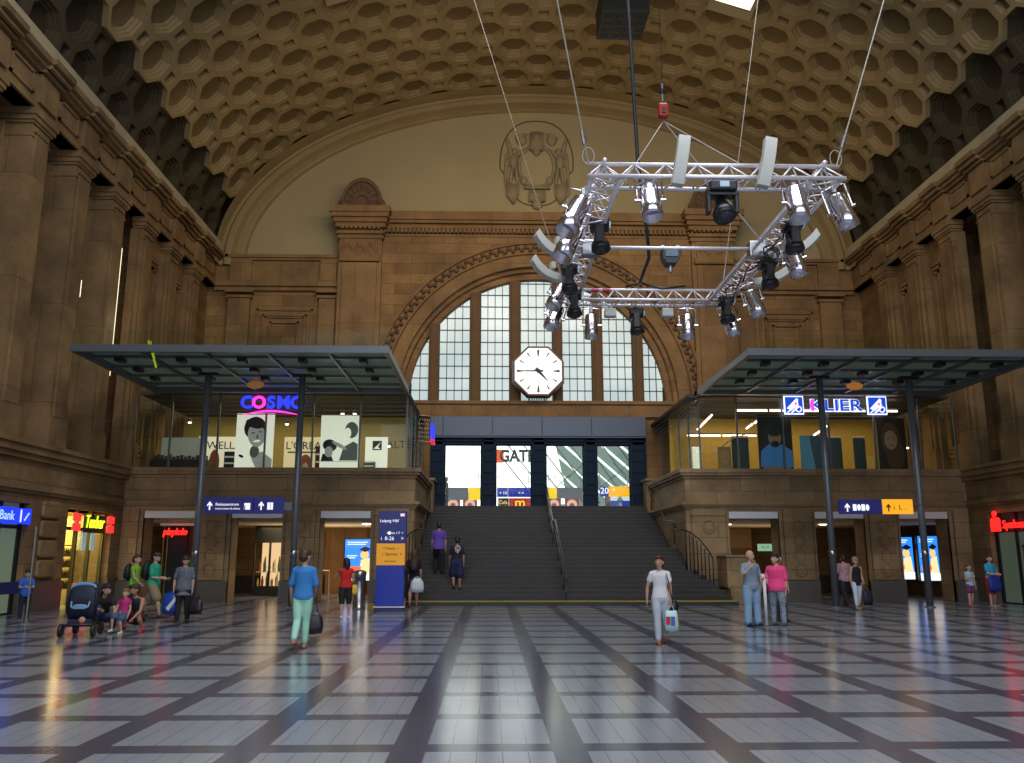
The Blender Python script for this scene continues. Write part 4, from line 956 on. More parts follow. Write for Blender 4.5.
MB().box(1.25, 1.28, -.025, -.02, .12, .25).build('pictogram', NAVY, e)
e = empty('direction_sign', (10.98, 26.7, 2.86), 'hanging direction sign, half dark blue and half amber, between the right canopy poles', 'sign')
MB().box(0, 1.36, 0, .12, 0, .45).build('panel', NAVY, e, bevel=.01); MB().box(1.38, 2.34, 0, .12, 0, .46).build('panel', AMB, e, bevel=.01)
arrow(e, .24, .2, 1.1, WS)
for i in range(4):
    MB().box(.42 + i * .135, .53 + i * .135, -.02, 0, .1, .3).build('pictogram', WS, e) if i % 2 == 0 else MB().ell((.475 + i * .135, -.01, .2), .06, .01, .1, 10, 6).build('pictogram', WS, e)
arrow(e, 1.55, .2, 1.0, BK); text('i  L .', .22, (1.9, -.01, .2), BK, 'lettering', e, depth=.003)
MB().tube([(2.34, .1, .3), (2.75, .1, .3)], .02, 6).build('bracket', METAL, e)

# blue information column
e = empty('information_column', (-2.88, 25.2, 0), 'tall dark blue information column with an amber band left of the stairs', 'information column')
MB().box(-.42, .42, -.03, .25, 0, .12).build('base', mat('col_base', (.02, .03, .12), .4), e); MB().box(-.46, .44, -.06, .28, .12, .15).build('trim_strip', ALU, e)
cb_ = mat('column_blue', (.006, .022, .20), .35, emit=.16, ecol=(.005, .03, .6)); MB().box(-.40, .40, 0, .22, .15, 1.3).build('lower_panel', cb_, e, bevel=.01)
MB().box(-.41, .41, -.015, .22, 1.3, 1.92).build('amber_panel', mat('amber_panel', (.75, .33, .02), .45, emit=.25, ecol=(1, .45, .02)), e, bevel=.01)
MB().box(-.36, .44, 0, .22, 1.92, 2.86).build('upper_panel', mat('column_navy', (.006, .012, .09), .35, emit=.15, ecol=(.01, .02, .4)), e, bevel=.01)
text('Leipzig Hbf', .12, (-.33, -.012, 2.57), WS, 'lettering', e, align='LEFT', depth=.003); text('Gleise 1-7  >', .09, (.12, -.012, 2.22), WS, 'lettering', e, depth=.003); text('i  8-26', .15, (-.1, -.012, 2.06), WS, 'lettering', e, depth=.003); text('>', .14, (.33, -.012, 2.06), WS, 'lettering', e, depth=.003)
text('* Tickets  >', .1, (0, -.03, 1.78), BK, 'lettering', e, depth=.003); text('i  Service  >', .12, (.05, -.03, 1.62), BK, 'lettering', e, depth=.003); text('Information', .07, (0, -.03, 1.42), BK, 'lettering', e, depth=.003)
MB().box(.26, .38, -.02, 0, 2.70, 2.78).build('logo', emi('logo_pale', (1, .7, .75), 1), e); MB().ell((-.05, -.005, 2.22), .05, .01, .05, 8, 5).build('pictogram', WS, e)

# light boxes with the same advertisement, bin
def adbox(x, z0, Y, w, h, lab, rz=0):
    e = empty('advert_light_box', (x, Y, z0), lab, 'light box', None, rz); 
    MB().box(-w / 2 - .05, w / 2 + .05, 0, .14, -.05, h + .05).build('frame', DARKM, e, bevel=.01)
    MB().box(-w / 2, w / 2, -.01, .02, 0, h).build('picture', emi('ad_blue', (.02, .22, .85), 1.5), e)
    MB().box(-w / 2, w / 2, -.02, -.01, 0, h * .17).build('picture', emi('ad_white', (.85, .9, .95), 1.3), e)
    MB().ell((w * .2, -.02, h * .62), w * .15, .01, h * .1, 12, 8).build('picture', emi('ad_skin', (1, .6, .2), 1.2), e)
    MB().prism([(w * .02, h * .17), (w * .45, h * .17), (w * .38, h * .55), (w * .08, h * .5)], -.03, -.015).build('picture', emi('ad_cream', (1, .75, .35), 1.2), e)
    MB().prism([(w * .0, h * .75), (w * .22, h * .83), (w * .44, h * .76), (w * .22, h * .69)], -.04, -.02).build('picture', emi('ad_navy', (.0, .02, .1), .3), e)
    MB().box(-w * .42, w * .08, -.035, -.015, h * .24, h * .34).build('picture', emi('ad_red', (1, .14, .03), 1.2), e)
    for zz, ww in ((.93, .4), (.88, .36), (.6, .2), (.55, .16)): MB().box(-w * .42, -w * .42 + w * ww * 2 * .9, -.03, -.015, h * zz - .02, h * zz + .015).build('picture', emi('ad_white', (.85, .9, .95), 1.3), e)
    return e
adbox(-5.2, .62, 34.6, 1.12, 1.6, 'blue poster light box behind the girl in red in the left passage')
adbox(16.5, .66, 34.4, .95, 1.65, 'blue poster light box at the left edge of the outermost right portal')
adbox(17.35, .62, 33.9, .78, 1.72, 'blue poster light box seen through the outermost right portal, right one')
e = empty('litter_bin', (-3.95, 26.6, 0), 'cylindrical stainless steel bin beside the blue information column', 'bin')
MB().lathe([(.2, 0), (.2, .06), (.19, .07), (.19, .98), (.2, 1.0), (.2, 1.1), (.12, 1.14), (.03, 1.15)], 22).build('body', STEEL, e, True); MB().box(-.09, .09, -.205, -.15, .82, .94).build('opening', BLACKP, e)
o = MB().box(-.2, .2, -.12, .12, 0, .1).box(-.17, .17, -.1, .1, .1, .16).build('yellow_base_plate', mat('yellow_base', (.45, .3, .03), .5), loc=(-3.45, 26.4, 0), bevel=.01); tag(o, 'low yellow block on the floor between bin and blue column', 'block')

# passage contents
PL = emi('passage_lamp', (1, .80, .5), 12)
for i, (x, y, lab) in enumerate(((-7.3, 32.2, 'ceiling lamp nearer the front in the middle left portal'), (-7.6, 34.4, 'ceiling lamp further back in the middle left portal'), (-6.9, 35.2, 'rearmost ceiling lamp in the middle left portal'), (-4.6, 32.2, 'front ceiling lamp in the left portal beside the stairs'), (-4.3, 33.4, 'rear ceiling lamp in the left portal beside the stairs'), (8.95, 32.3, 'ceiling lamp in the right portal beside the stairs'), (12.6, 32.3, 'ceiling lamp in the middle right portal'))):
    e = empty('recessed_ceiling_lamp', (x, y, 2.78), lab, 'lamp', 'ceiling lamps in the passages'); rg_ = MB().lathe([(.2, 0), (.2, -.03), (.17, -.04)], 14).build('ring', ALU, e); MB().lathe([(.16, -.02), (.16, -.05), (.01, -.07)], 12).build('diffuser', PL, rg_)
area('passage_left_light', (-7.8, 34.5, 2.7), 3, 70, (1, .76, .42), sy=2.5); area('passage_left_light', (-4.6, 34, 2.7), 2, 42, (1, .76, .42), sy=2)
area('passage_left_fill', (-6.4, 35, 1.9), 5, 55, (1, .78, .46), rot=(pi, 0, 0), sy=3)  # added unseen light, only there to brighten the passage ceiling
area('passage_right_fill', (10.5, 35, 1.9), 5, 22, (1, .78, .46), rot=(pi, 0, 0), sy=3)  # same added fill without a fixture, for the right passage ceiling
area('passage_right_light', (9.2, 34, 2.7), 2, 14, (1, .74, .4), sy=2)
area('passage_right_light', (13, 34, 2.7), 2, 8, (1, .74, .4), sy=2)
# lit shop window in the left passage
e = empty('display_window', (-8.6, 35.2, 0), 'brightly lit display window full of goods inside the middle left portal', 'display window', None, -.28)
MB().box(-.95, 1.0, .5, .6, .3, 2.3).build('back_panel', emi('display_glow', (1, .66, .32), .9), e); MB().box(-1.0, 1.05, -.05, .6, 2.1, 2.9).build('header', PD, e, bevel=.01); MB().box(-1.0, 1.05, -.02, .5, 0, .38).build('plinth', PD, e)
for x in (-1.0, -.3, .38, 1.02): MB().box(x - .03, x + .03, -.04, .04, .38, 2.1).build('mullion', PD, e)
for i in range(26):
    x = -.9 + (i % 13) * .145; z = .38 if i < 13 else .95
    MB().lathe([(.05, 0), (.06, .1 + .1 * ((i * 7) % 3)), (.02, .3 + .1 * ((i * 5) % 4))], 7, Matrix.Translation((x, .2 + .1 * (i % 3), z))).build('display_item', mat('goods_%d' % (i % 4), [(.7, .5, .2), (.5, .1, .05), (.8, .75, .6), (.1, .2, .1)][i % 4], .4), e)
MB().box(-.95, 1.0, .1, .5, .92, .95).build('shelf', PM, e)
o = B(-.28, .28, 0, .05, 0, .5).build('small_blue_sign', emi('small_blue', (.03, .06, .8), 1.0), loc=(-7.15, 34.6, 1.9), bevel=.01); tag(o, 'small glowing blue sign right of the lit display window', 'sign')
e = empty('glass_counter', (-6.9, 34.9, 0), 'steel railing with dark counter right of the lit display window', 'railing')
MB().tube([(-.5, 0, 1.0), (.5, 0, 1.0)], .02, 6).build('rail', ALU, e)
for x in (-.5, 0, .5): MB().tube([(x, 0, 0), (x, 0, 1.0)], .018, 6).build('post', ALU, e)
# red script sign in the leftmost portal with dark shop behind
e = empty('red_neon_sign', tuple(atY(175, 532, 32.4)), 'glowing red script lettering inside the outermost left portal', 'sign'); text('playlolo', .33, (0, 0, 0), emi('neon_red', (1, .015, .01), 2.6), 'lettering', e, depth=.02, bold=.012, shear=.2, sx=.85)
e = empty('dark_shop_interior', (-11.1, 33.0, 0), 'dark shop front inside the outermost left portal', 'shopfront')
MB().box(-1.4, 1.5, 0, .1, 2.7, 3.15).build('header', PM, e); MB().box(-.3, .8, .05, .15, 0, 2.7).build('wood_panel', mat('dark_wood', (.07, .025, .012), .5), e); MB().box(-1.1, -.35, .05, .1, 0, 2.7).build('dark_panel', PD, e)
for x in (-1.2, -1.05): MB().tube([(x, -.1, 0), (x, -.1, 2.7)], .025, 6).build('post', mat('brass_post', (.3, .28, .08), .4, .6), e)
e = empty('product_display', (-10.9, 32.2, 0), 'yellow green product stand behind the man in the green shirt', 'display stand')
for j in range(3): MB().box(-.35, .35, 0, .3, .3 + .45 * j, .34 + .45 * j).build('shelf', mat('olive_board', (.16, .15, .03), .5), e)
for q in (-.35, .33): MB().box(q, q + .03, 0, .3, 0, 1.6).build('side_panel', mat('olive_board', (.16, .15, .03), .5), e)
for j in range(3):
    for i in range(4): MB().box(-.3 + i * .16, -.19 + i * .16, .05, .2, .34 + .45 * j, .34 + .45 * j + .25).build('packet', mat('packet_%d' % (i % 3), [(.5, .5, .1), (.12, .2, .05), (.5, .25, .1)][i % 3], .5), e)
# right passage: brown wall, white/blue panel, orange lamp, small green sign
o = B(-1.0, 1.0, 0, .1, 0, 2.7).build('brown_partition', mat('brown_partition', (.11, .06, .022), .6), loc=(9.9, 35.8, 0)); tag(o, 'brown partition wall inside the right portal beside the stairs', 'partition')
o = MB().prism([(-.1, 0), (.16, 0), (.02, 1.6), (-.1, 1.6)], 0, .06).build('blue_white_banner', emi('banner_blue', (.12, .25, .6), .7), loc=(8.68, 31.5, 1.25)); tag(o, 'slanting blue and white banner at the left jamb of the right portal beside the stairs', 'banner')
o = B(-.28, .28, 0, .06, -.13, .13).build('exit_sign_small', emi('pale_green_sign', (.35, .6, .4), .7), loc=(10.25, 32.0, 1.88), bevel=.01); tag(o, 'small pale green sign over the head of the woman in pink', 'sign')
text('<-=', .2, (0, -.01, 0), PD, 'lettering', o, depth=.003)
o = MB().ell((0, 0, 0), .12, .12, .75, 12, 10).build('orange_wall_lamp', emi('orange_lamp', (1, .28, .03), 2.0), loc=(11.85, 33.0, 1.75)); tag(o, 'tall glowing orange lamp inside the middle right portal', 'lamp')

# left wall shops
e = empty('bank_shopfront', (XL - .25, 21.5, 0), 'glass bank front with grey green panes at the far left', 'shopfront')
for i in range(5):
    y = -2.8 + i * 1.15
    MB().box(-.02, .02, y + .06, y + 1.1, .05, 2.3).build('glass_pane', mat('pale_green_pane', (.10, .14, .11), .15, emit=.16, ecol=(.5, .65, .42)), e); MB().box(-.02, .02, y + .06, y + 1.1, 2.4, 3.0).build('glass_pane', mat('upper_pane', (.07, .08, .06), .2, emit=.1, ecol=(.5, .5, .3)), e)
    MB().box(-.06, .08, y - .05, y + .06, 0, 3.0).build('mullion', DARKM, e)
MB().box(-.06, .06, -2.8, 2.9, 2.3, 2.4).build('transom', DARKM, e); MB().box(-.06, .08, 2.75, 2.9, 0, 3.0).build('mullion', DARKM, e)
e = empty('bank_sign', (XL + .12, 23.3, 2.42), 'glowing blue bank sign with white letters on the far left', 'sign'); MB().box(-.08, .0, -3, .98, 0, .42).build('panel', emi('bank_blue', (.005, .03, 1.0), 1.6), e, bevel=.01)
text('Bank', .36, (.015, -.25, .2), emi('bank_letters', (.3, .45, 1), 1.8), 'lettering', e, rz=pi / 2, depth=.004); MB().box(0, .012, .42, .47, .05, .38).build('stroke', WS, e); 
MB().tube([(.02, .62, .1), (.02, .82, .3)], .02, 5).build('emblem', emi('bank_letters', (.3, .45, 1), 1.8), e)
o = B(-.04, .04, -3.2, .95, 0, .3).build('blue_barrier_board', mat('barrier_blue', (.006, .02, .13), .4), loc=(XL + .75, 22.6, .62), bevel=.01); tag(o, 'long low dark blue board in front of the bank at the far left', 'barrier')
for y in (-2, .6): MB().tube([(0, y, -.62), (0, y, 0)], .025, 6).build('post', METAL, o)
o = MB().tube([(0, 0, 0), (0, 0, 2.25)], .022, 8).lathe([(.12, 0), (.12, .02), (.03, .04)], 12).build('thin_pole', mat('pole_grey', (.22, .22, .18), .4, .4), loc=(-10.85, 20.9, 0)); tag(o, 'thin grey upright pole on the floor beside the boy in blue at far left', 'pole')
e = empty('lit_shop_window', (XL - .25, 28.15, 0), 'lit yellow shop window with shelves on the left wall', 'shopfront')
for y in (-1.5, -.45, .5, 1.45): MB().box(-.05, .06, y - .05, y + .05, 0, 3.0).build('mullion', mat('olive_frame', (.10, .09, .03), .4, .5), e)
for a, b in ((-1.45, -.5), (-.4, .45), (.55, 1.4)): MB().box(-.01, .01, a, b, .1, 2.4).build('glass_pane', GLASS, e)
MB().box(-.05, .06, -1.5, 1.5, 2.36, 2.46).build('transom', DARKM, e)
struct(MB().box(XL - 2.6, XL - 2.5, 26.2, 30.2, 0, 3.2).box(XL - 2.6, XL - 1.2, 26.2, 26.3, 0, 3.2).box(XL - 2.6, XL - 1.2, 29.9, 30.0, 0, 3.2).build('wall_shop_window', mat('shop_cream', (.7, .55, .2), .7)))
struct(MB().box(XL - 2.6, XL - .2, 26.2, 30.2, 3.0, 3.1).build('ceiling_shop_window', mat('shop_cream', (.7, .55, .2), .7)))
area('window_shop_light', (XL - 1.2, 28.1, 2.95), 1.6, 260, (1, .78, .32), sy=3)
struct(MB().box(XL - 2.6, XL - .9, 18, 26.2, 0, 3.2).build('wall_bank', mat('bank_inner', (.08, .09, .07), .7)))
for i, (y, lab) in enumerate(((27.2, 'shelf rack with bottles at the left of the lit yellow shop window'), (28.2, 'shelf rack with bottles in the middle of the lit yellow shop window'), (29.2, 'shelf rack with bottles at the right of the lit yellow shop window'))):
    e = empty('shelf_rack', (XL - 1.3, y, 0), lab, 'shelf')
    for z in (.5, .85, 1.2, 1.55, 1.9): MB().box(-.2, .2, -.4, .4, z, z + .03).build('shelf', PD, e)
    m = MB()
    for z in (.53, .88, 1.23, 1.58):
        for j in range(6): m.lathe([(.04, 0), (.05, .08), (.02, .2), (.02, .24)], 6, Matrix.Translation((.08, -.33 + j * .13, z)))
    m.build('bottles', mat('dark_bottles', (.09, .05, .02), .3, noise=.7, nscale=9), e, kind='stuff')
e = empty('neon_shop_sign', (XL + .02, 28.2, 2.55), 'yellow green neon script between two red neon blocks over the lit shop window', 'sign')
text('Tuxbar', .58, (.02, .15, .08), emi('neon_lime', (.75, .95, .02), 1.7), 'lettering', e, rz=pi / 2, depth=.015, bold=.0, shear=.25, sx=.78)
MB().box(-.02, .0, -.55, .95, -.25, .32).build('back_panel', DARKM, e)
for a, b in ((-1.35, -.85), (1.05, 1.55)):
    for z in (-.22, .08): MB().box(0, .06, a, b, z, z + .24).build('neon_block', emi('neon_block_red', (1, .02, .02), 2.0), e, bevel=.03)
o = B(-.2, .2, 0, .3, .2, .75).build('pink_poster_box', emi('hot_pink', (.85, .02, .12), .9), loc=(XL + .45, 26.75, 0), bevel=.02); tag(o, 'hot pink box standing before the lit shop window behind the pushchair', 'box')
MB().box(-.12, .12, -.02, 0, .5, .6).build('panel', PD, o); MB().box(-.12, .12, -.02, 0, .3, .4).build('panel', PD, o); MB().box(-.16, .16, .02, .28, 0, .2).build('foot', PD, o)
e = empty('hanging_poster', (XL - .18, 28.5, 1.55), 'pale blue and white posters stuck inside the lit shop window', 'poster'); 
for y in (-.35, .25): MB().box(0, .02, y - .14, y + .14, .2, .8).build('sheet', mat('poster_sheet', (.4, .6, .6), .6, emit=.25, ecol=(.5, .8, .9)), e)

# right wall bank
e = empty('savings_bank_shopfront', (XR + .25, 27, 0), 'dark glass savings bank front on the right wall', 'shopfront')
for i in range(6):
    y = -4.4 + i * 1.1
    MB().box(-.02, .02, y + .06, y + 1.05, .05, 2.35).build('glass_pane', mat('dark_green_pane', (.06, .08, .06), .12, emit=.07, ecol=(.5, .7, .5)), e); MB().box(-.02, .02, y + .06, y + 1.05, 2.4, 3.0).build('glass_pane', mat('dark_upper_pane', (.02, .025, .022), .2), e)
    MB().box(-.08, .06, y - .05, y + .06, 0, 3.0).build('mullion', DARKM, e)
MB().box(-.08, .06, 2.15, 2.3, 0, 3.0).build('mullion', DARKM, e); MB().box(-.08, .06, -4.4, 2.3, 2.35, 2.42).build('transom', DARKM, e)
struct(MB().box(XR + .6, XR + .7, 22, 30.0, 0, 3.2).build('wall_savings_bank', mat('bank_inner', (.08, .09, .07), .7)))
NR = emi('neon_sign_red', (1, .012, .01), 2.4)
e = empty('savings_bank_sign', (XR - .1, 28.7, 2.6), 'glowing red emblem and lettering on the right wall', 'sign'); MB().prism([(-.27, -.22), (.22, -.22), (.22, .17), (.12, .24), (-.18, .24), (-.27, .17)], 0, .06, Matrix(((0, 1, 0, -.06), (1, 0, 0, 0), (0, 0, 1, 0), (0, 0, 0, 1)))).build('emblem', NR, e)
MB().ell((-.03, 0, .36), .06, .12, .10, 12, 8).build('emblem', NR, e); text('Sparkasse', .38, (-.03, -.42, -.02), NR, 'lettering', e, rz=-pi / 2, align='LEFT', depth=.02, bold=.0, sx=.9)
e = empty('window_poster', (XR + .2, 27.6, .95), 'red poster hanging in the right bank window', 'poster'); MB().box(0, .02, -.28, .28, 0, .95).build('sheet', mat('dark_red_sheet', (.22, .03, .02), .6, emit=.06), e); MB().box(-.01, 0, -.3, .3, .9, .98).build('rail', PD, e)

# wall washers between the left piers
for y, z0_, z1_, lab in ((26.15, 9.6, 10.15, 'short glowing lamp tube between the second and third left piers'), (28.75, 7.6, 12.2, 'long thin glowing lamp tube behind the fourth left pier')):
    o = MB().tube([(0, 0, 0), (0, 0, z1_ - z0_)], .010, 8).build('vertical_tube_lamp', emi('vertical_tube', (1, .86, .55), 2.0), loc=(XL - .12, y, z0_)); tag(o, lab, 'lamp')
area('niche_light', (XL - .6, 29.0, 9.6), .15, 60, (1, .82, .5), rot=(0, pi / 2, pi / 2 + .5), sy=3.5)

# things hanging at the vault
e = empty('ceiling_grille_box', (5.0, 29.2, 21.6), 'dark square grille box hanging under the vault at the top edge', 'ventilation box')
MB().box(-.9, .9, -.9, .9, 0, 1.2).build('casing', mat('dark_grey_box', (.035, .037, .035), .6), e, bevel=.03)
m = MB()
for i in range(5): m.box(-.85 + i * .42, -.80 + i * .42, -.88, .88, -.04, 0); m.box(-.88, .88, -.85 + i * .42, -.80 + i * .42, -.04, 0)
m.build('grille', mat('grille_grey', (.06, .06, .055), .5), e)
for x in (-.7, .7): MB().tube([(x, 0, 1.2), (x, 0, 2.8)], .02, 5).build('hanger', DARKM, e)
def skylight(s0, s1, y0, y1, lab):
    e = empty('vault_skylight', V((s0 + s1) / 2, (y0 + y1) / 2, 0), lab, 'skylight', 'skylights in the vault'); o = e.location.copy(); bpy.context.view_layer.update(); o = Vector(o)
    c = [V(s0, y0, -.12) - o, V(s1, y0, -.12) - o, V(s1, y1, -.12) - o, V(s0, y1, -.12) - o]; d = [V(s0, y0, .4) - o, V(s1, y0, .4) - o, V(s1, y1, .4) - o, V(s0, y1, .4) - o]
    m = MB(); ins = [q * .82 for q in c]
    m.add(c + d + ins, [(i, (i + 1) % 4, 4 + (i + 1) % 4, 4 + i) for i in range(4)] + [(i, (i + 1) % 4, 8 + (i + 1) % 4, 8 + i) for i in range(4)]); m.build('frame', mat('skylight_frame', (.42, .33, .18), .7), e)
    up_ = (Vector((XC, 0, 10)) - V((s0 + s1) / 2, 0, 0)); up_.y = 0; up_.normalize()
    m = MB(); m.add([q - up_ * .06 for q in ins], [(0, 1, 2, 3)]); m.build('pane', emi('skylight_pane', (1, .93, .75), 1.4), e)
skylight(10.1, 12.2, 24.0, 29.2, 'pale framed skylight in the vault at the top edge, left one'); skylight(STOT - 12.4, STOT - 10.6, 24.2, 30.0, 'pale framed skylight in the vault at the top edge, right one')

# ------------------------------------------------------------------ lighting truss
TZ = 5.9
e = empty('lighting_truss', (2.65, 9.2, TZ), 'rectangular aluminium stage lighting truss hanging above the hall', 'truss'); TO = Vector((2.65, 9.2, TZ))
def truss_seg(a, b, inward, w=.34, n=8, h=.23):
    a, b = Vector(a) - TO, Vector(b) - TO; d = (b - a); inn = Vector(inward)
    c1 = (a, b); c2 = (a + inn * w + d.normalized() * w * .0, b + inn * w); c3 = (a + inn * w / 2 + Vector((0, 0, h)), b + inn * w / 2 + Vector((0, 0, h)))
    m = MB()
    P = lambda c, t: c[0] + (c[1] - c[0]) * t
    for i in range(n):
        t0, t1, tm = i / n, (i + 1) / n, (i + .5) / n
        for ca, cb2 in ((c1, c3), (c2, c3), (c1, c2)):
            m.tube([P(ca, t0), P(cb2, tm)], .011, 6); m.tube([P(cb2, tm), P(ca, t1)], .011, 6)
    br = m.build('truss_beam', ALU, e, True)
    for c in (c1, c2, c3): MB().tube([c[0], c[1]], .026, 10).build('chord', ALU, br, True)
    return br
truss_seg((1.12, 9.2, TZ), (4.16, 9.2, TZ), (0, 1, 0))
truss_seg((1.30, 14.05, TZ), (4.05, 14.05, TZ), (0, 1, 0), n=8)
truss_seg((1.16, 9.25, TZ), (1.16, 14.35, TZ), (1, 0, 0), n=14)
truss_seg((4.12, 9.25, TZ), (4.12, 14.35, TZ), (-1, 0, 0), n=14)
MB().tube([Vector((1.2, 11.6, TZ + .02)) - TO, Vector((4.1, 11.6, TZ + .02)) - TO], .028, 10).build('cross_bar', ALU, e, True)
for x in (1.42, 3.85): MB().box(-.13, .13, -.09, .09, -.12, .12).build('corner_clamp', STEEL, e, loc=Vector((x, 11.6, TZ)) - TO, bevel=.02)

def rotto(d):
    d = Vector(d).normalized(); return d.to_track_quat('Z', 'Y').to_matrix().to_4x4()
def par(p, d, lab, L=.44, R=.125):
    e = empty('par_can_light', p, lab, 'stage light', 'silver stage lights on the truss'); d = Vector(d).normalized(); M = Matrix.Translation(d * .02 + Vector((0, 0, -.03))) @ rotto(d)
    hs_ = MB().lathe([(.03, -.02), (R * .7, 0), (R * .88, .03), (R * .9, .1), (R * .97, .11), (R * .97, L * .62), (R, L * .63), (R, L), (R * .93, L), (R * .9, L * .72)], 20, M).build('housing', CHROME, e, True)
    MB().lathe([(.001, L * .70), (R * .88, L * .72), (R * .88, L * .74), (.001, L * .80)], 16, M).build('lens', mat('lens_glass', (.30, .38, .42), .1, .3), hs_, True)
    s = Vector((1, 0, 0)) if abs(d.x) < .7 else Vector((0, 1, 0)); s = (s - d * s.dot(d)).normalized()
    c = d * .22 + Vector((0, 0, -.03))
    m = MB()
    for q in (-1, 1): m.tube([s * q * .02 + Vector((0, 0, .07)), s * q * (R + .03) + Vector((0, 0, .05)), c + s * q * (R + .03)], .012, 6); m.tube([c + s * q * (R - .01), c + s * q * (R + .06)], .02, 8)
    m.build('yoke', CHROME, e); MB().box(-.03, .03, -.04, .04, -.02, .1).build('clamp', STEEL, e, bevel=.01)
def mover(p, d, lab, s=1.0, rz=1.45):
    if s > 1: rz = 0
    e = empty('moving_head_light', p, lab, 'stage light', 'black moving head lights on the truss', rz); d = Vector(d).normalized()
    MB().box(-.15 * s, .15 * s, -.13 * s, .13 * s, -.12 * s, 0).build('base', BLACKP, e, bevel=.025)
    m = MB()
    for q in (-1, 1): m.box(q * .155 * s - .022 * s, q * .155 * s + .022 * s, -.06 * s, .06 * s, -.36 * s, -.1 * s)
    m.box(-.17 * s, .17 * s, -.07 * s, .07 * s, -.16 * s, -.11 * s); m.build('yoke', BLACKP, e, bevel=.015)
    M = Matrix.Translation((0, 0, -.29 * s)) @ Matrix.Rotation(-rz, 4, 'Z') @ rotto(d)
    hd_ = MB().lathe([(.02 * s, -.13 * s), (.055 * s, -.12 * s), (.07 * s, -.04 * s), (.105 * s, .02 * s), (.125 * s, .06 * s), (.13 * s, .13 * s), (.11 * s, .15 * s)], 20, M).build('head', BLACKP, e, True)
    MB().lathe([(.001, .14 * s), (.09 * s, .148 * s), (.09 * s, .155 * s), (.001, .165 * s)], 16, M).build('lens', mat('dark_lens', (.03, .03, .04), .08), hd_, True)
    MB().box(-.05 * s, .05 * s, -.15 * s, -.125 * s, -.09 * s, -.03 * s).build('display', mat('display_blue', (.2, .3, .4), .3, emit=.4, ecol=(.5, .7, .9)), e)
def tz(px, py, z=5.86): p = atZ(px, py, z); return p
par(tz(648, 183), (.05, -.25, -1), 'silver stage light left of the black light on the front truss bar')
par(tz(793, 184), (.08, -.15, -1), 'silver stage light right of the curved panels on the front truss bar')
par(tz(833, 192), (.42, .0, -1), 'silver stage light at the front right corner of the truss, tilted outward')
par((1.12, 9.7, 5.86), (-.35, -.25, -.7), 'silver stage light at the front left corner, topmost on the left truss bar', .56, .13)
par((1.12, 10.55, 5.86), (-.32, -.25, -.75), 'second silver stage light from the top on the left truss bar', .56, .13)
par((1.14, 12.9, 5.8), (-.38, -.2, -.8), 'third silver stage light from the top on the left truss bar', .42)
par((1.14, 13.7, 5.7), (-.34, -.15, -.85), 'lowest silver stage light on the left truss bar', .42)
par(tz(591, 312), (.0, .0, -1), 'silver stage light hanging straight from the left of the rear truss bar')
par(tz(687, 312), (.0, .0, -1), 'silver stage light hanging straight from the right of the rear truss bar')
par((4.2, 11.3, 5.88), (.3, .0, -.9), 'silver stage light below the upper black light on the right truss bar')
par((4.1, 12.9, 5.75), (.35, .0, -.9), 'silver stage light between the two lower black lights on the right truss bar')
par((4.1, 14.2, 5.78), (.3, .0, -.9), 'lowest silver stage light on the right truss bar')
mover(tz(721, 184), (.1, -.45, -1), 'large black light hanging from the middle of the front truss bar', 1.06)
mover((1.45, 10.75, 5.98), (.1, -.2, -1), 'upper black moving light on the left truss bar', 1.0)
mover((1.2, 12.45, 5.95), (0, -.2, -1), 'middle black moving light on the left truss bar', 1.0)
mover((1.38, 13.6, 5.9), (0, -.2, -1), 'lower black moving light on the left truss bar', 1.0)
mover(tz(636, 310), (.1, -.1, -1), 'black moving light under the middle of the rear truss bar', 1.0)
mover((4.05, 10.7, 5.98), (.05, -.2, -1), 'upper black moving light on the right truss bar', 1.0)
mover((4.13, 12.0, 5.9), (.1, -.2, -1), 'middle black moving light on the right truss bar', 1.0)
mover((4.02, 13.9, 5.9), (.1, -.2, -1), 'lower black moving light on the right truss bar', 1.0)
def curved(p, L, lab, rz, tilt=0, roll=0):
    # curved white speaker panel hooked over a truss bar
    e = empty('curved_panel_speaker', p, lab, 'speaker', 'curved white panels on the truss', rz)
    n = 10; prof = []
    for i in range(n + 1):
        t = -1 + 2 * i / n; prof.append(((.05 if not rz else .10) * (1 - t * t), t * L / 2))
    vs = []
    for off, z in prof:
        for sx_, yy in ((-.07, off), (.07, off), (.07, off + .12), (-.07, off + .12)): vs.append(Vector((sx_, -yy, z)))
    M = Matrix.Rotation(roll, 3, 'Y') @ Matrix.Rotation(tilt, 3, 'X'); vs = [M @ v for v in vs]
    m = MB(); m.add(vs, [(i * 4 + j, i * 4 + (j + 1) % 4, (i + 1) * 4 + (j + 1) % 4, (i + 1) * 4 + j) for i in range(n) for j in range(4)] + [(0, 1, 2, 3), tuple(n * 4 + j for j in range(4))])
    m.build('panel', WHITEP, e, bevel=.008); MB().box(-.05, .05, .0, .07, -.05, .05).build('mount', WHITEP, e)
curved((2.18, 9.12, 6.03), .60, 'curved white panel on the front truss bar, left one', 0, .05, .17)
curved((3.18, 9.12, 6.02), .60, 'curved white panel on the front truss bar, right one', 0, .05, .2)
curved((.93, 11.7, 6.06), .60, 'curved white panel sticking out of the left truss bar, upper one', pi / 2 * -1 + .3, 1.1)
curved((.92, 12.6, 6.0), .60, 'curved white panel sticking out of the left truss bar, lower one', pi / 2 * -1 + .3, 1.1)
curved((4.42, 11.7, 6.08), .74, 'curved white panel sticking out of the right truss bar, upper one', pi / 2 + -.3, 1.15)
curved((4.42, 12.6, 5.98), .74, 'curved white panel sticking out of the right truss bar, lower one', pi / 2 - .3, 1.15)
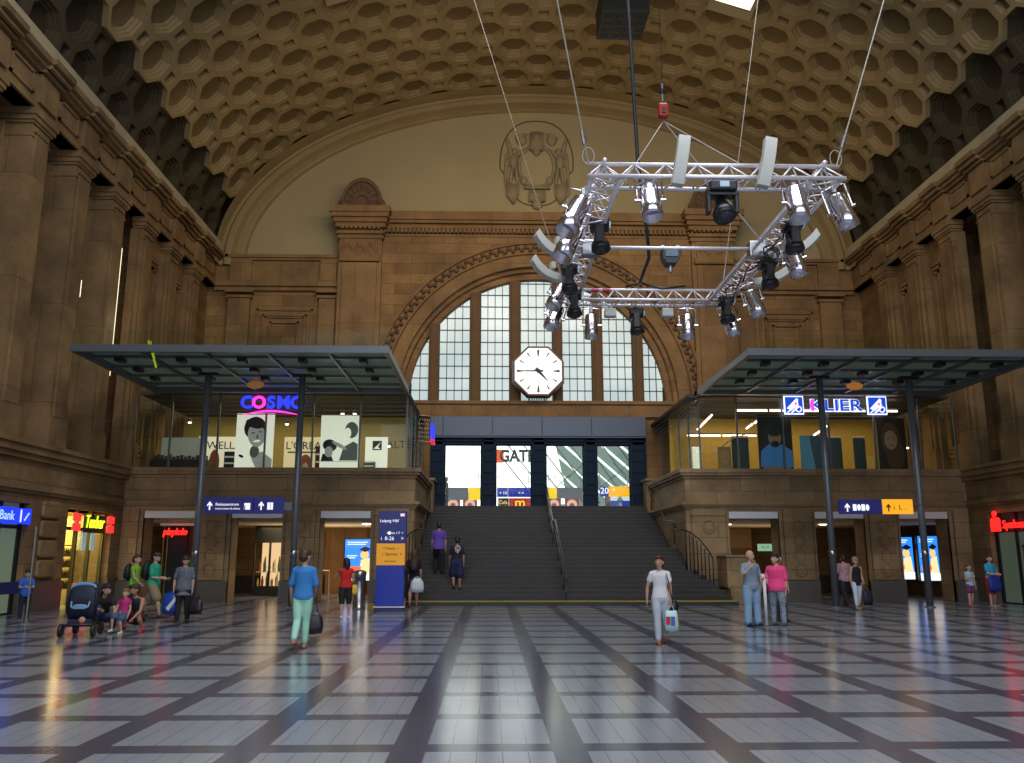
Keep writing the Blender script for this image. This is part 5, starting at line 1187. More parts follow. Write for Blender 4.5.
for px, lab in ((610, 'small white cube speaker under the left of the rear truss bar'), (667, 'small white cube speaker under the right of the rear truss bar')):
    p = atZ(px, 308, 5.84); o = MB().box(-.1, .1, -.08, .08, -.17, -.02).box(-.02, .02, -.02, .02, -.02, .06).build('cube_speaker', WHITEP, loc=p, bevel=.02); tag(o, lab, 'speaker')
p = atZ(670, 251, 5.9); e = empty('projector', p, 'small black box light clamped to the thin cross bar', 'projector'); MB().prism([(-.13, 0), (.13, 0), (.13, -.12), (.07, -.22), (-.07, -.22), (-.13, -.12)], -.1, .1).build('body', mat('blue_black', (.012, .022, .035), .3), e, bevel=.01)
MB().box(-.09, .09, -.12, -.1, -.12, -.02).build('window', mat('blue_glass', (.08, .16, .22), .1), e); MB().tube([(0, 0, -.22), (0, 0, -.32)], .03, 8).build('lamp_socket', STEEL, e)
for q in (-.11, .11): MB().box(q - .02, q + .02, -.03, .03, 0, .08).build('clamp', STEEL, e)
m = MB()
random.seed(3)
for i in range(5):
    x = 4.0; y = 9.6 + i * .85
    m.tube([Vector((x - .1 + random.uniform(-.06, .06), y + .14 * k, 5.82 + random.uniform(-.1, .07))) for k in range(8)], .012, 5)
for i in range(3): m.tube([Vector((3.98 + .09 * cos(a), 11.3 + .05 * i, 5.75 + .09 * sin(a))) for a in [2 * pi * k / 10 for k in range(11)]], .01, 5)
o = m.build('cable_loom', BLACKP, None, True); tag(o, 'tangled black cables along the right truss bar', 'cable')
m = MB(); m.tube([Vector((2.35, 14.2, 6.18)), Vector((2.6, 14.2, 6.26)), Vector((2.72, 14.2, 6.22))], .02, 6); m.tube([Vector((2.72, 14.2, 6.22)), Vector((3.0, 14.2, 6.15)), Vector((3.4, 14.2, 6.2))], .02, 6)
o = m.build('cable', BLACKP, None, True); tag(o, 'black cable bundle lying on the rear truss bar', 'cable')
for q, lab in ((1.95, 'left red connector on the rear truss bar'), (2.15, 'right red connector on the rear truss bar')):
    o = MB().tube([(-.06, 0, 0), (.06, 0, 0)], .04, 8).build('cable_connector', mat('red_plug', (.35, .02, .04), .4), loc=(q - .15, 14.1, 6.08)); tag(o, lab, 'connector')
# suspension
WIRE = mat('steel_wire', (.35, .34, .30), .45, .5)
def wire(a, b, lab, r=.01, m=WIRE, nm='suspension_cable', grp='steel suspension cables'):
    a, b = Vector(a), Vector(b); e = empty(nm, a, lab, 'cable', grp); MB().tube([(0, 0, 0), b - a], r, 6).build('rope', m, e)
    if nm == 'suspension_cable':
        d = (b - a).normalized(); MB().tube([d * .25, d * .42], r * 2.6, 8).build('turnbuckle', STEEL, e)
        if r > .009: MB().tube([Vector((.07 * cos(t), 0, .1 + .11 * sin(t))) for t in [2 * pi * k / 12 for k in range(13)]], .006, 5, False).build('shackle', WIRE, e)
    return e
def topat(px0, py0, px1, py1, p, h):
    # upper end: same depth as lower end, on the line seen through both photo points
    q = atY(px1, py1, p.y); r_ = (q - p); return p + r_ * (h / r_.z)
P1 = Vector((1.14, 9.3, 6.1)); wire(P1, (-.75, 9.3, 22.5) if False else topat(598, 155, 557, 0, P1, 16.2), 'thick steel cable rising from the front left corner of the truss')
P2 = Vector((4.1, 9.3, 6.1)); wire(P2, topat(835, 158, 884, 0, P2, 16.0), 'thick steel cable rising from the front right corner of the truss')
P3 = Vector((1.3, 14.2, 6.1)); wire(P3, topat(562, 290, 474, 0, P3, 15.8), 'thin steel cable rising from the rear left corner of the truss', .008)
P4 = Vector((4.05, 14.2, 6.1)); wire(P4, topat(718, 300, 758, 0, P4, 15.8), 'thin steel cable rising from the rear right corner of the truss', .008)
HP = Vector((2.56, 11.6, 7.92)); 
e = empty('chain_hoist', HP, 'red chain hoist with steel slings above the middle of the truss', 'hoist')
MB().box(-.075, .075, -.07, .07, .06, .28).build('body', mat('hoist_red', (.38, .03, .015), .35), e, bevel=.03); MB().box(-.03, .03, -.09, .09, .1, .2).build('core', mat('hoist_dark_red', (.1, .01, .01), .4), e)
MB().tube([(0, 0, .32), (0, 0, .62)], .022, 8).build('hook_shaft', STEEL, e); MB().tube([(0, 0, .46), (0, 0, .52)], .04, 8).build('black_band', BLACKP, e)
for q in ((1.35, 11.6, 6.0), (3.95, 11.6, 6.0), (3.0, 9.4, 6.15)): MB().tube([(0, 0, 0), Vector(q) - HP], .011, 6).build('sling', WIRE, e)
wire(HP + Vector((0, 0, .6)), HP + Vector((-.02, 0, 15.2)), 'thin dark wire rising from the red chain hoist', .006, DARKM, 'hoist_wire', None)
q1 = atY(637.5, 157, 12.2); q0 = atY(628, 0, 12.2); c = [Vector((2.6, 14.2, 6.25)), atY(640, 282, 13.6), atY(649, 258, 13.0), atY(647, 230, 12.6), atY(643, 200, 12.3), q1, q0, q1 + (q0 - q1) * ((22.5 - q1.z) / (q0.z - q1.z))]
o = MB().tube(c, .028, 8).build('power_cable', mat('cable_blue_black', (.015, .025, .03), .4), None, True); tag(o, 'thick black power cable hanging from the vault down to the rear truss bar', 'cable')
# ------------------------------------------------------------------ people
SKIN = mat('skin', (.50, .29, .20), .55, noise=.08, nscale=12); SKIN2 = mat('tanned_skin', (.38, .20, .12), .55, noise=.08, nscale=12)
EYEW = mat('eye_white', (.75, .73, .7), .3); EYED = mat('eye_dark', (.03, .02, .015), .3); LIPS = mat('lips', (.42, .15, .12), .5)
def pat(name, c1, c2, scale=18, rough=.8):
    m = mat(name, c1, rough); n = m.node_tree
    for q in n.nodes:
        if q.type == 'TEX_NOISE': q.inputs['Scale'].default_value = scale; q.inputs['Detail'].default_value = 2
        if q.type == 'MIX': mxn = q
    cr = n.nodes.new('ShaderNodeValToRGB'); cr.color_ramp.elements[0].position = .46; cr.color_ramp.elements[1].position = .54
    cr.color_ramp.elements[0].color = (*c1, 1); cr.color_ramp.elements[1].color = (*c2, 1)
    for q in n.nodes:
        if q.type == 'TEX_NOISE': n.links.new(q.outputs['Fac'], cr.inputs[0])
        if q.type == 'BSDF_PRINCIPLED': n.links.new(cr.outputs[0], q.inputs['Base Color'])
    return m
def person(label, loc, rz, h, legs=((0, 0, .03), (0, 0, .03)), arms=((.05, .12, .15, .0), (.05, .12, .15, .0)), lean=0, head=(0, 0), top=None, sleeve=.42, hem=-.04, pants=None, plen=.97, ploose=.008,
           hair=(.03, .02, .015), hairlen=0, bald=False, shoes=(.03, .03, .03), fat=1.0, skin=None, cap=None, skirt=None, hs=1.0, toploose=.012, twist=0, group=None, tail=False):
    """legs/arms: (right of figure = -x, left = +x); figure faces -Y before rz"""
    skin = skin or SKIN; S = h; hs = hs * 1.1
    e = empty('person', (loc[0], loc[1], loc[2] if len(loc) > 2 else 0), label, 'person', group, rz)
    vec = lambda x, y, z: Vector((x, y, z))
    U = vec(0, -sin(lean), cos(lean)); Fd = vec(0, -cos(lean), -sin(lean))
    hip = vec(0, 0, .53)
    LJ = []
    for sd, (a, k, ab) in zip((-1, 1), legs):
        hj = hip + vec(sd * .052 * fat ** .5, 0, -.015)
        d1 = vec(sd * sin(ab), -sin(a), -cos(a)).normalized(); kn = hj + d1 * .245
        d2 = vec(sd * sin(ab) * .6, -sin(a - k), -cos(a - k)).normalized(); an = kn + d2 * .235
        LJ.append((hj, kn, an, d2, a - k))
    zmin = min(j[2].z for j in LJ) - .04
    low = [j[2].z for j in LJ]
    # knees that touch the floor
    zmin = min(zmin, min(j[1].z for j in LJ) - .035)
    off = vec(0, 0, -zmin)
    hip = hip + off; LJ = [(a + off, b + off, c + off, d, g) for a, b, c, d, g in LJ]
    TR = [(-.075, .045, .045), (-.045, .088, .062), (0, .098, .066), (.06, .088, .058), (.12, .078, .052), (.19, .088, .058), (.24, .092, .060), (.268, .078, .052), (.287, .055, .040), (.304, .033, .032), (.34, .028, .029), (.385, .027, .028)]
    Rz = lambda t: Matrix.Rotation(twist * max(0, min(1, t / .28)), 3, U)
    def ring(t, a, b, n=18):
        c = hip + U * t; R = Rz(t)
        return [c + (R @ (vec(1, 0, 0) * a * cos(2 * pi * q / n) + Fd * b * sin(2 * pi * q / n))) for q in range(n)]
    def torso(mb, t0, t1, g, bot=0):
        rr = [r for r in TR if t0 <= r[0] <= t1]
        interp = lambda t: next(((a[1] + (b[1] - a[1]) * (t - a[0]) / (b[0] - a[0]), a[2] + (b[2] - a[2]) * (t - a[0]) / (b[0] - a[0])) for a, b in zip(TR, TR[1:]) if a[0] <= t <= b[0]), (TR[0][1], TR[0][2]))
        L = []
        if not rr or rr[0][0] > t0: L.append((t0, *(interp(t0) if t0 > -.045 else (.09, .064))))
        L += rr
        if rr and rr[-1][0] < t1: L.append((t1, *interp(t1)))
        mb.loft([[p * S for p in ring(t, (a * (fat if t < .3 else 1) + g + (bot * max(0, (.06 - t) * 2))), (b * (fat ** 1.3 if t < .28 else 1) + g + (bot * max(0, (.06 - t) * 2))))] for t, a, b in L])
    AJ = []
    for sd, (a, ab, el, inn) in zip((-1, 1), arms):
        sj = hip + U * .262 + Rz(.28) @ vec(sd * .098 * (fat * .4 + .6), 0, 0)
        d1 = vec(sd * sin(ab), -sin(a), -cos(a) * cos(ab)).normalized(); ej = sj + d1 * .168
        d2 = vec(-sd * sin(inn), -sin(a + el) * cos(inn), -cos(a + el) * cos(inn)).normalized(); wj = ej + d2 * .142
        R = Matrix.Rotation(twist * .5, 3, 'Z'); AJ.append((sj, ej, wj, d1, d2, sd))
    b = MB(); torso(b, -.075, .385, 0)
    for q in AJ: b.capsule([(hip + U * .298) * S, (q[0] * .85 + (hip + U * .26) * .15) * S], [.020 * S, .024 * S], 8)
    for hj, kn, an, d2, g in LJ:
        cf = kn + (an - kn) * .3
        b.capsule([p * S for p in (hj, hj + (kn - hj) * .4, kn, cf, an - d2 * .03, an)], [r * S for r in (.054 * fat ** .6, .050 * fat ** .6, .032, .034 * fat ** .4, .02, .018)], 12)
        foot(b, an, g, S, .0)
    for sj, ej, wj, d1, d2, sd in AJ:
        b.capsule([p * S for p in (sj, sj + (ej - sj) * .3, ej, ej + (wj - ej) * .3, wj)], [r * S * fat ** .5 for r in (.031, .028, .021, .022, .014)], 10)
        pc = wj + d2 * .028; sid = d2.cross(vec(sd, 0, 0.01)).normalized(); nn_ = sid.cross(d2).normalized()
        Mh = Matrix((sid, nn_, d2)).transposed()
        b.ell(pc * S, .023 * S, .012 * S, .030 * S, 10, 8, Mh)
        for q, (o_, l) in enumerate(((-.016, .034), (-.0055, .040), (.005, .038), (.015, .030))):
            p0 = pc + sid * o_ + d2 * .018; p1 = p0 + d2 * l * .5; p2 = p1 + (d2 * .9 - vec(sd, 0, 0) * .5) * l * .5
            b.capsule([p0 * S, p1 * S, p2 * S], [.0058 * S, .0054 * S, .0048 * S], 6)
        p0 = pc - sid * .018 - d2 * .006; p1 = p0 + (d2 * .6 - sid * .7) * .022; p2 = p1 + (d2 * .95 - sid * .2) * .018
        b.capsule([p0 * S, p1 * S, p2 * S], [.0068 * S, .006 * S, .0052 * S], 6)
    # head
    yaw, nod = head
    HM = Matrix.Rotation(yaw, 3, 'Z') @ Matrix.Rotation(nod + lean * .4, 3, 'X')
    nk = hip + U * .322; hc = nk + (U * .6 + vec(0, 0, .4)) * .078 + HM @ vec(0, -.008, 0)
    H = lambda x, y, z: (hc + HM @ (vec(x, y, z) * hs)) * S
    b.ell(H(0, .004, .008), .046 * S * hs, .056 * S * hs, .058 * S * hs, 16, 12, HM); b.ell(H(0, -.016, -.022), .036 * S * hs, .040 * S * hs, .046 * S * hs, 14, 10, HM)
    b.ell(H(0, -.030, -.056), .018 * S * hs, .016 * S * hs, .014 * S * hs, 10, 8, HM)
    b.capsule([H(0, -.050, .006), H(0, -.062, -.017)], [.006 * S * hs, .0095 * S * hs], 8)
    for q in (-1, 1): b.ell(H(q * .047, .004, -.008), .007 * S * hs, .013 * S * hs, .019 * S * hs, 8, 6, HM)
    b.capsule([nk * S - U * S * .03, (hc + HM @ vec(0, .005, -.03)) * S], .027 * S, 12)
    body = remesh(b, max(.0062 * S, .0075), 'body', skin, e, 2)
    for q in (-1, 1):
        ey = MB().ell(H(q * .019, -.049, .004), .009 * S * hs, .006 * S * hs, .0055 * S * hs, 10, 6, HM).build('eye', EYEW, e, True)
        MB().ell(H(q * .019, -.0545, .004), .0042 * S * hs, .003 * S * hs, .0045 * S * hs, 8, 6, HM).build('pupil', EYED, ey, True)
        MB().capsule([H(q * .009, -.054, .018), H(q * .030, -.048, .018)], .0022 * S, 6).build('eyebrow', EYED, e, True)
    MB().capsule([H(-.013, -.0545, -.034), H(0, -.058, -.035), H(.013, -.0545, -.034)], .0035 * S * hs, 6).build('mouth', LIPS, e, True)
    # hair
    if not bald:
        hb = MB(); hb.ell(H(0, .012, .020), .051 * S * hs, .057 * S * hs, .054 * S * hs, 16, 12, HM); hb.ell(H(0, .028, -.004), .047 * S * hs, .044 * S * hs, .052 * S * hs, 14, 10, HM)
        hb.ell(H(0, -.018, .046), .042 * S * hs, .040 * S * hs, .026 * S * hs, 12, 8, HM)
        if hairlen > 0:
            for q in (-1, 1): hb.capsule([H(q * .036, .012, .01), H(q * .044, .012, -.03), H(q * .040, .018, -.04 - hairlen * .5)], [.020 * S, .018 * S, .012 * S], 8)
            hb.capsule([H(0, .04, .0), H(0, .045, -.05), H(0, .045, -.05 - hairlen)], [.040 * S, .036 * S, .022 * S], 10)
        if tail: hb.capsule([H(0, .06, .02), H(0, .085, -.01), H(0, .075, -.09)], [.018 * S, .02 * S, .009 * S], 8)
        remesh(hb, max(.0062 * S, .0075), 'hair', mat('hair_%d_%d' % (int(hair[0] * 1000), int(hair[1] * 1000)), hair, .55, noise=.3, nscale=30), e, 2)
    if cap:
        cb2 = MB(); cb2.ell(H(0, .008, .030), .055 * S * hs, .062 * S * hs, .050 * S * hs, 16, 10, HM); cb2.ell(H(0, -.05, .022), .036 * S * hs, .035 * S * hs, .008 * S * hs, 12, 6, HM)
        remesh(cb2, .008, 'cap', cap, e, 2)
    if top:
        tb = MB(); torso(tb, hem, .296, toploose, bot=toploose * 1.5)
        for sj, ej, wj, d1, d2, sd in AJ:
            c = hip + U * .245 + vec(sd * .05, 0, 0)
            if sleeve > 0: tb.capsule([(hip + U * .288 + vec(sd * .02, 0, 0)) * S, (sj * .97 + (hip + U * .28) * .03) * S], [.027 * S, .035 * S * fat ** .5], 10)
            if sleeve > 0: 
                pts = [c, sj] + ([sj + (ej - sj) * sleeve] if sleeve <= 1 else [ej, ej + (wj - ej) * (sleeve - 1)])
                tb.capsule([p * S for p in pts], [r * S * fat ** .5 for r in (.034, .035)] + [r * S * fat ** .5 for r in (([.037] if sleeve <= 1 else [.03, .024]))], 12)
        remesh(tb, .009, 'top', top, e, 4)
    if pants:
        pb = MB(); torso(pb, -.075, .035, ploose)
        for hj, kn, an, d2, g in LJ:
            L1, L2 = .51, .49
            if plen <= .5: pts = [hj, hj + (kn - hj) * (plen * 2)]; rs = [.058, .052 + ploose * .6]
            else: 
                t = (plen - .5) * 2; pts = [hj, hj + (kn - hj) * .5, kn, kn + (an - kn) * min(.35, t), kn + (an - kn) * t]; rs = [.056 * fat ** .6, .052 * fat ** .6, .036, .036, .026 + ploose * .5]
            pb.capsule([p * S for p in pts], [(r + ploose) * S for r in rs], 14)
        remesh(pb, .009, 'trousers' if plen > .6 else 'shorts', pants, e, 4)
    if skirt:
        L = skirt[1]; sb2 = MB()
        kn = (LJ[0][1] + LJ[1][1]) / 2; c0_ = hip + U * .03
        rings_ = []
        for i in range(6):
            t = i / 5; c = c0_ + (kn - c0_) * t * L; a = .10 + .03 * t; bb_ = .07 + .045 * t
            rings_.append([(c + vec(a * cos(2 * pi * q / 18), bb_ * sin(2 * pi * q / 18), 0)) * S for q in range(18)])
        sb2.loft(rings_); remesh(sb2, .01, 'skirt', skirt[0], e, 4)
    if shoes:
        fm = mat('shoe_%d_%d_%d' % tuple(int(c * 200) for c in shoes), shoes, .5)
        for hj, kn, an, d2, g in LJ:
            s_ = MB(); foot(s_, an, g, S, .007); remesh(s_, .0075, 'shoe', fm, e, 2)
    e['_h'] = 0; del e['_h']
    AJw = [Vector(j[2]) * S for j in AJ]; Rm = Matrix.Rotation(rz, 3, 'Z')
    base = Vector(e.location)
    W = {'hands': [base + Rm @ (w + j[4] * .045 * S) for w, j in zip(AJw, AJ)], 'back': base + Rm @ ((hip + U * .2 - Fd * .075 * 1.0) * S), 'sh': [base + Rm @ (j[0] * S) for j in AJ], 'rm': Rm, 'hip': base + Rm @ (hip * S), 'U': Rm @ U, 'F': Rm @ Fd}
    return e, W
def foot(b, an, g, S, ex):
    # g: shin angle; the sole stays level when possible
    tilt = 0.0 if abs(g) < .5 else (g + (.5 if g < 0 else -.5)) * .9
    f = Vector((0, -cos(tilt), sin(tilt) * (1 if g > 0 else 1))); f = Vector((0, -cos(tilt), -abs(sin(tilt)) if g < 0 else abs(sin(tilt)) * .6)); dn = Vector((0, f.z, -cos(tilt)))
    P = [an - f * .022 + dn * .02, an + f * .01 + dn * .018, an + f * .05 + dn * .022, an + f * .085 + dn * .024, an + f * .105 + dn * .025]
    b.capsule([p * S for p in P], [(r + ex) * S for r in (.018, .020, .018, .0165, .012)], 10)
    b.capsule([(an + dn * .0) * S, (an + dn * .016) * S], (.019 + ex * .6) * S, 10)
def backpack(W, m, label, s=1.0):
    e = empty('backpack', W['back'], label, 'backpack', None, 0); Rm = W['rm']
    b = MB(); b.ell((0, 0, .0), .155 * s, .10 * s, .23 * s, 14, 10); b.ell((0, .07 * s, -.08 * s), .11 * s, .06 * s, .12 * s, 12, 8)
    o = remesh(b, .012, 'bag', m, e, 3); o.data.transform((Rm.to_4x4()) @ Matrix.Translation((0, .07 * s, 0)))
    for i, q in enumerate((-1, 1)):
        shd = W['sh'][i]; pts = [Rm @ Vector((q * .08, .02, .15)), (shd - W['back']) * .82 + W['U'] * .055, (shd - W['back']) * .85 + W['F'] * .085 - W['U'] * .05, (shd - W['back']) * .85 + W['F'] * .06 - W['U'] * .22, Rm @ Vector((q * .12, .0, -.16))]
        MB().tube(pts, .018, 6).build('strap', m, e, True)
    return e
def bag(p, w, h, d, m, label, name='shopping_bag', rz=0, handle=.16, hm=None, taper=.8, cat='bag', sag=0):
    """p = point where the hand grips"""
    e = empty(name, (p.x, p.y, p.z), label, cat, None, rz); b = MB()
    prof = [(w * taper * .5, d * .25, -handle), (w * .48, d * .45, -handle - h * .3), (w * .52, d * .5, -handle - h * .7), (w * .46, d * .42, -handle - h)]
    rr = []
    for a, q, z in prof: rr.append([Vector((a * (abs(cos(t)) ** .6) * (1 if cos(t) > 0 else -1), q * (abs(sin(t)) ** .6) * (1 if sin(t) > 0 else -1), z + .012 * sin(5 * t))) for t in [2 * pi * k / 20 + .01 for k in range(20)]])
    b.loft(rr); o = b.build('bag_body', m, e, True)
    for q in (-1, 1): MB().tube([(-w * .25, q * d * .2, -handle - .01), (-w * .1, q * .012, -.02), (0, q * .008, .0), (w * .1, q * .012, -.02), (w * .25, q * d * .2, -handle - .01)], .007, 6).build('handle', hm or m, e, True)
    return e
cloth = lambda n, c: mat('cloth_' + n, c, .85, noise=.12, nscale=5)

WALK = ((.42, .08, .02), (-.32, .35, .02)); WALK2 = ((-.30, .4, .02), (.38, .05, .02)); STAND = ((.03, .05, .05), (.0, .0, .06))
# woman in blue shirt and mint trousers, walking away to the stairs
e, W = person('person in bright blue shirt and mint green trousers walking away with a black bag', (-3.24, 15.3), pi - .02, 1.66, legs=((.06, .05, -.05), (-.22, .45, -.05)), arms=((.05, .20, .9, .2), (.1, .25, .25, .0)), top=cloth('bright_blue', (.035, .21, .55)), sleeve=.9, pants=cloth('mint', (.34, .66, .52)), plen=.93,
              hair=(.05, .025, .015), shoes=(.35, .16, .10), fat=.92, head=(-.45, .1), toploose=.016, ploose=.004)
bag(W['hands'][0] + Vector((-.02, -.02, -.06)), .36, .38, .14, mat('black_leather', (.012, .012, .016), .35), 'large black bag carried by the woman in the blue shirt', 'handbag', .2, .20, taper=.35)
# woman in white
e, W = person('person in a white short sleeved top and white trousers walking towards the camera', (3.12, 15.95), -.12, 1.56, legs=((.16, .05, -.02), (-.20, .30, .0)), arms=((-.15, .32, .15, -.05), (.02, .12, .08, .0)), top=cloth('white_top', (.68, .70, .74)), sleeve=.45, hem=-.02, pants=cloth('white_trousers', (.46, .52, .60)), plen=.95,
              hair=(.06, .018, .012), hairlen=.012, shoes=(.38, .10, .02), head=(-.35, .02), toploose=.007, ploose=.006, fat=.95)
hb_ = bag(W['hands'][1], .25, .36, .12, mat('pale_plastic_bag', (.48, .68, .74), .4), 'white and pale blue printed plastic bag held by the woman in white', 'shopping_bag', 0, .10)
MB().box(-.11, -.035, -.075, -.055, -.34, -.20).build('print', mat('bag_red', (.5, .03, .05), .5), hb_); MB().box(-.02, .05, -.075, -.055, -.36, -.20).build('print', mat('bag_blue', (.05, .12, .5), .5), hb_); MB().box(.09, .105, -.07, -.05, -.38, -.2).build('print', mat('bag_yellow', (.6, .5, .05), .5), hb_)
o = MB().tube([W['sh'][1] + Vector((-.05, -.02, .05)), W['sh'][1] + Vector((-.02, -.10, -.12)), W['sh'][1] + Vector((.06, -.04, -.5))], .009, 6).ell(W['sh'][1] + Vector((.10, .08, -.58)), .10, .05, .12, 10, 8).build('shoulder_bag', BLACKP, None, True); tag(o, 'small black shoulder bag with thin strap worn by the woman in white', 'bag')
# couple on the right
e, W = person('person in grey blue shirt and pale blue trousers with one hand at the mouth', (6.02, 20.0), .25, 1.68, legs=((.03, .05, .05), (.0, .0, .07)), arms=((.55, .45, 2.2, .7), (.05, .22, .15, -.2)), top=cloth('grey_blue', (.20, .27, .36)), sleeve=.75, hem=-.075, pants=cloth('pale_blue', (.22, .36, .52)), plen=.97, ploose=.02,
              bald=True, shoes=(.015, .02, .06), fat=1.08, head=(.3, .05), toploose=.018)
mtxt = None
e, W = person('person in a hot pink t-shirt and patterned leggings facing the man in grey blue', (6.62, 20.0), -.75, 1.60, legs=((.0, .0, .04), (.03, .03, .06)), arms=((.35, .1, .9, .5), (.0, .16, .12, .0)), top=cloth('hot_pink', (.75, .06, .22)), sleeve=.85, hem=-.05, pants=pat('patterned_leggings', (.09, .12, .17), (.33, .39, .46), 55), plen=.96,
              hair=(.015, .012, .02), shoes=(.08, .08, .09), fat=1.36, head=(-.25, 0), toploose=.02)
o = MB().tube([(6.27, 19.8, .02), (6.27, 19.8, 1.05)], .035, 10).build('white_roll', mat('white_roll', (.62, .63, .66), .5), None, True); tag(o, 'upright white roll standing on the floor between the couple on the right', 'roll')
o = MB().lathe([(.05, 0), (.06, .05), (.04, .1)], 10, Matrix.Translation((6.24, 19.8, 1.06))).build('white_cup', mat('white_cup', (.7, .66, .6), .5)); tag(o, 'small white cup held above the white roll between the couple', 'cup')
person('person with dark clothes mostly hidden behind the woman in pink', (7.15, 21.4), .2, 1.60, top=cloth('coral', (.35, .07, .06)), sleeve=.6, pants=cloth('dark1', (.02, .02, .03)), hair=(.02, .012, .01), hairlen=.05)
person('person with dark hair and dark clothes seen between the couple on the right', (6.75, 22.2), -.4, 1.52, top=cloth('dark2', (.03, .015, .015)), sleeve=.6, pants=cloth('dark1', (.02, .02, .03)), hair=(.02, .01, .01), hairlen=.03)
# plaid man behind the pole and woman in black tank top
e, W = person('person in a pink plaid shirt and dark trousers walking away behind the right canopy pole', (11.45, 27.9), pi, 1.66, legs=WALK, arms=((.1, .35, .3, 0), (.0, .3, .2, 0)), top=pat('plaid', (.42, .16, .22), (.52, .38, .42), 30), sleeve=.8, pants=cloth('dark1', (.02, .02, .03)), hair=(.03, .02, .015), fat=1.1)
e, W = person('person in a black sleeveless top, white leggings and grey cap walking towards the camera', (10.95, 25.8), .1, 1.52, legs=((.08, .03, .0), (-.12, .2, .0)), arms=((.0, .14, .1, 0), (-.1, .15, .9, .2)), top=cloth('black_top', (.008, .008, .014)), sleeve=0, hem=-.07, pants=cloth('white_leggings', (.60, .66, .78)), plen=.88, hair=(.2, .2, .18), cap=mat('grey_cap', (.22, .25, .23), .8), shoes=(.3, .22, .18), ploose=.003, toploose=.006)
bag(W['hands'][1] + Vector((.1, .05, -.05)), .26, .42, .14, mat('dark_blue_bag', (.01, .01, .03), .5), 'dark bag hanging at the side of the woman in the black sleeveless top', 'handbag', 0, .15)
# far right pair
e, W = person('child in a pale blue top and purple shorts standing at the far right', (15.1, 27.1), .2, 1.30, legs=((.02, .02, .03), (-.1, .15, .02)), arms=((.2, .2, 1.9, .5), (.05, .12, .1, 0)), top=cloth('pale_blue_top', (.32, .52, .66)), sleeve=.1, pants=cloth('purple', (.15, .04, .12)), plen=.3, hair=(.12, .06, .02), hairlen=.05, shoes=(.25, .12, .08), hs=1.12)
e, W = person('person in a turquoise t-shirt and red knee length shorts at the far right', (15.78, 27.1), .35, 1.60, legs=((.05, .05, .04), (-.05, .05, .06)), arms=((.3, .1, 1.2, .5), (.2, .15, 1.3, .55)), top=cloth('turquoise', (.03, .33, .55)), sleeve=.6, hem=-.06, pants=cloth('red', (.42, .015, .02)), plen=.55, ploose=.014, hair=(.05, .02, .015), hairlen=.06, shoes=(.35, .25, .2), fat=1.1, head=(-.2, .15))
bag(W['hands'][0] + Vector((-.16, .0, -.02)), .40, .46, .12, mat('royal_blue_bag', (.01, .03, .22), .5), 'blue bag with a white stroke carried by the woman in turquoise', 'shopping_bag', 0, .03)
# girl in red
e, W = person('person in a red sleeveless top and black knee shorts seen from behind beside the bin', (-3.68, 22.45), pi + .25, 1.50, legs=((.02, .0, .03), (-.06, .05, .03)), arms=((.1, .15, .4, .4), (.6, .55, 2.2, .6)), top=cloth('scarlet', (.55, .015, .015)), sleeve=.1, hem=-.02, pants=pat('black_dotted_shorts', (.008, .008, .01), (.015, .015, .018), 20), plen=.56, ploose=.010, hair=(.02, .015, .012), hairlen=.10, shoes=(.6, .58, .52), head=(.2, 0))
bag(W['hip'] + Vector((.22, .05, .05)), .16, .24, .08, mat('yellow_bag', (.65, .45, .03), .5), 'small yellow bag at the side of the girl in red', 'shoulder_bag', .4, .02)
# stairs people
def on(y): return stz(y)
e, W = person('person in a purple t-shirt and black trousers climbing the left side of the stairs', (-1.76, 29.8, stz(29.8)), pi, 1.80, legs=((.05, .05, .03), (.55, .8, .03)), arms=((.05, .15, .1, 0), (.15, .15, .2, 0)), top=cloth('purple_shirt', (.13, .07, .42)), sleeve=.6, hem=-.05, pants=cloth('black_trousers', (.012, .012, .02)), hair=(.03, .018, .012), shoes=(.03, .02, .02), fat=1.08, toploose=.02)
e, W = person('person in a black football shirt and navy shorts climbing the stairs beside the purple shirt', (-1.10, 29.0, stz(29.0)), pi + .2, 1.74, legs=((.05, .1, .02), (.35, .75, .02)), arms=((-.2, .15, .15, 0), (.2, .2, .3, 0)), top=cloth('football_black', (.015, .015, .03)), sleeve=.7, hem=-.05, pants=cloth('navy_shorts', (.015, .025, .09)), plen=.45, ploose=.022, hair=(.02, .015, .012), shoes=(.02, .02, .02), skin=SKIN2)
t = MB().box(-.03, .03, 0, .012, -.12, .14).box(-.11, .11, 0, .01, .02, .07).box(-.08, -.04, 0, .011, -.06, .12).box(.04, .08, 0, .011, -.06, .12).build('shirt_print', mat('print_pale', (.6, .42, .42), .7), None, loc=W['back'] + Vector((0, -.03, .04)), bevel=.003); t.parent = e; t.matrix_parent_inverse = (Matrix.Translation(e.location) @ Matrix.Rotation(pi + .2, 4, 'Z')).inverted()
e, W = person('person in black t-shirt and dark skirt with maroon backpack behind the blue column', (-2.42, 27.75), pi + .1, 1.78, legs=((.3, .1, .02), (-.2, .3, .02)), arms=((.05, .15, .3, 0), (.0, .2, .1, 0)), top=cloth('black_tee', (.012, .012, .016)), sleeve=.6, skirt=(cloth('grey_skirt', (.05, .055, .07)), .75), hair=(.10, .05, .02), hairlen=.12, shoes=(.2, .1, .07), fat=1.05)
backpack(W, mat('maroon_black_pack', (.035, .018, .022), .6), 'dark maroon backpack worn by the woman walking behind the blue column')
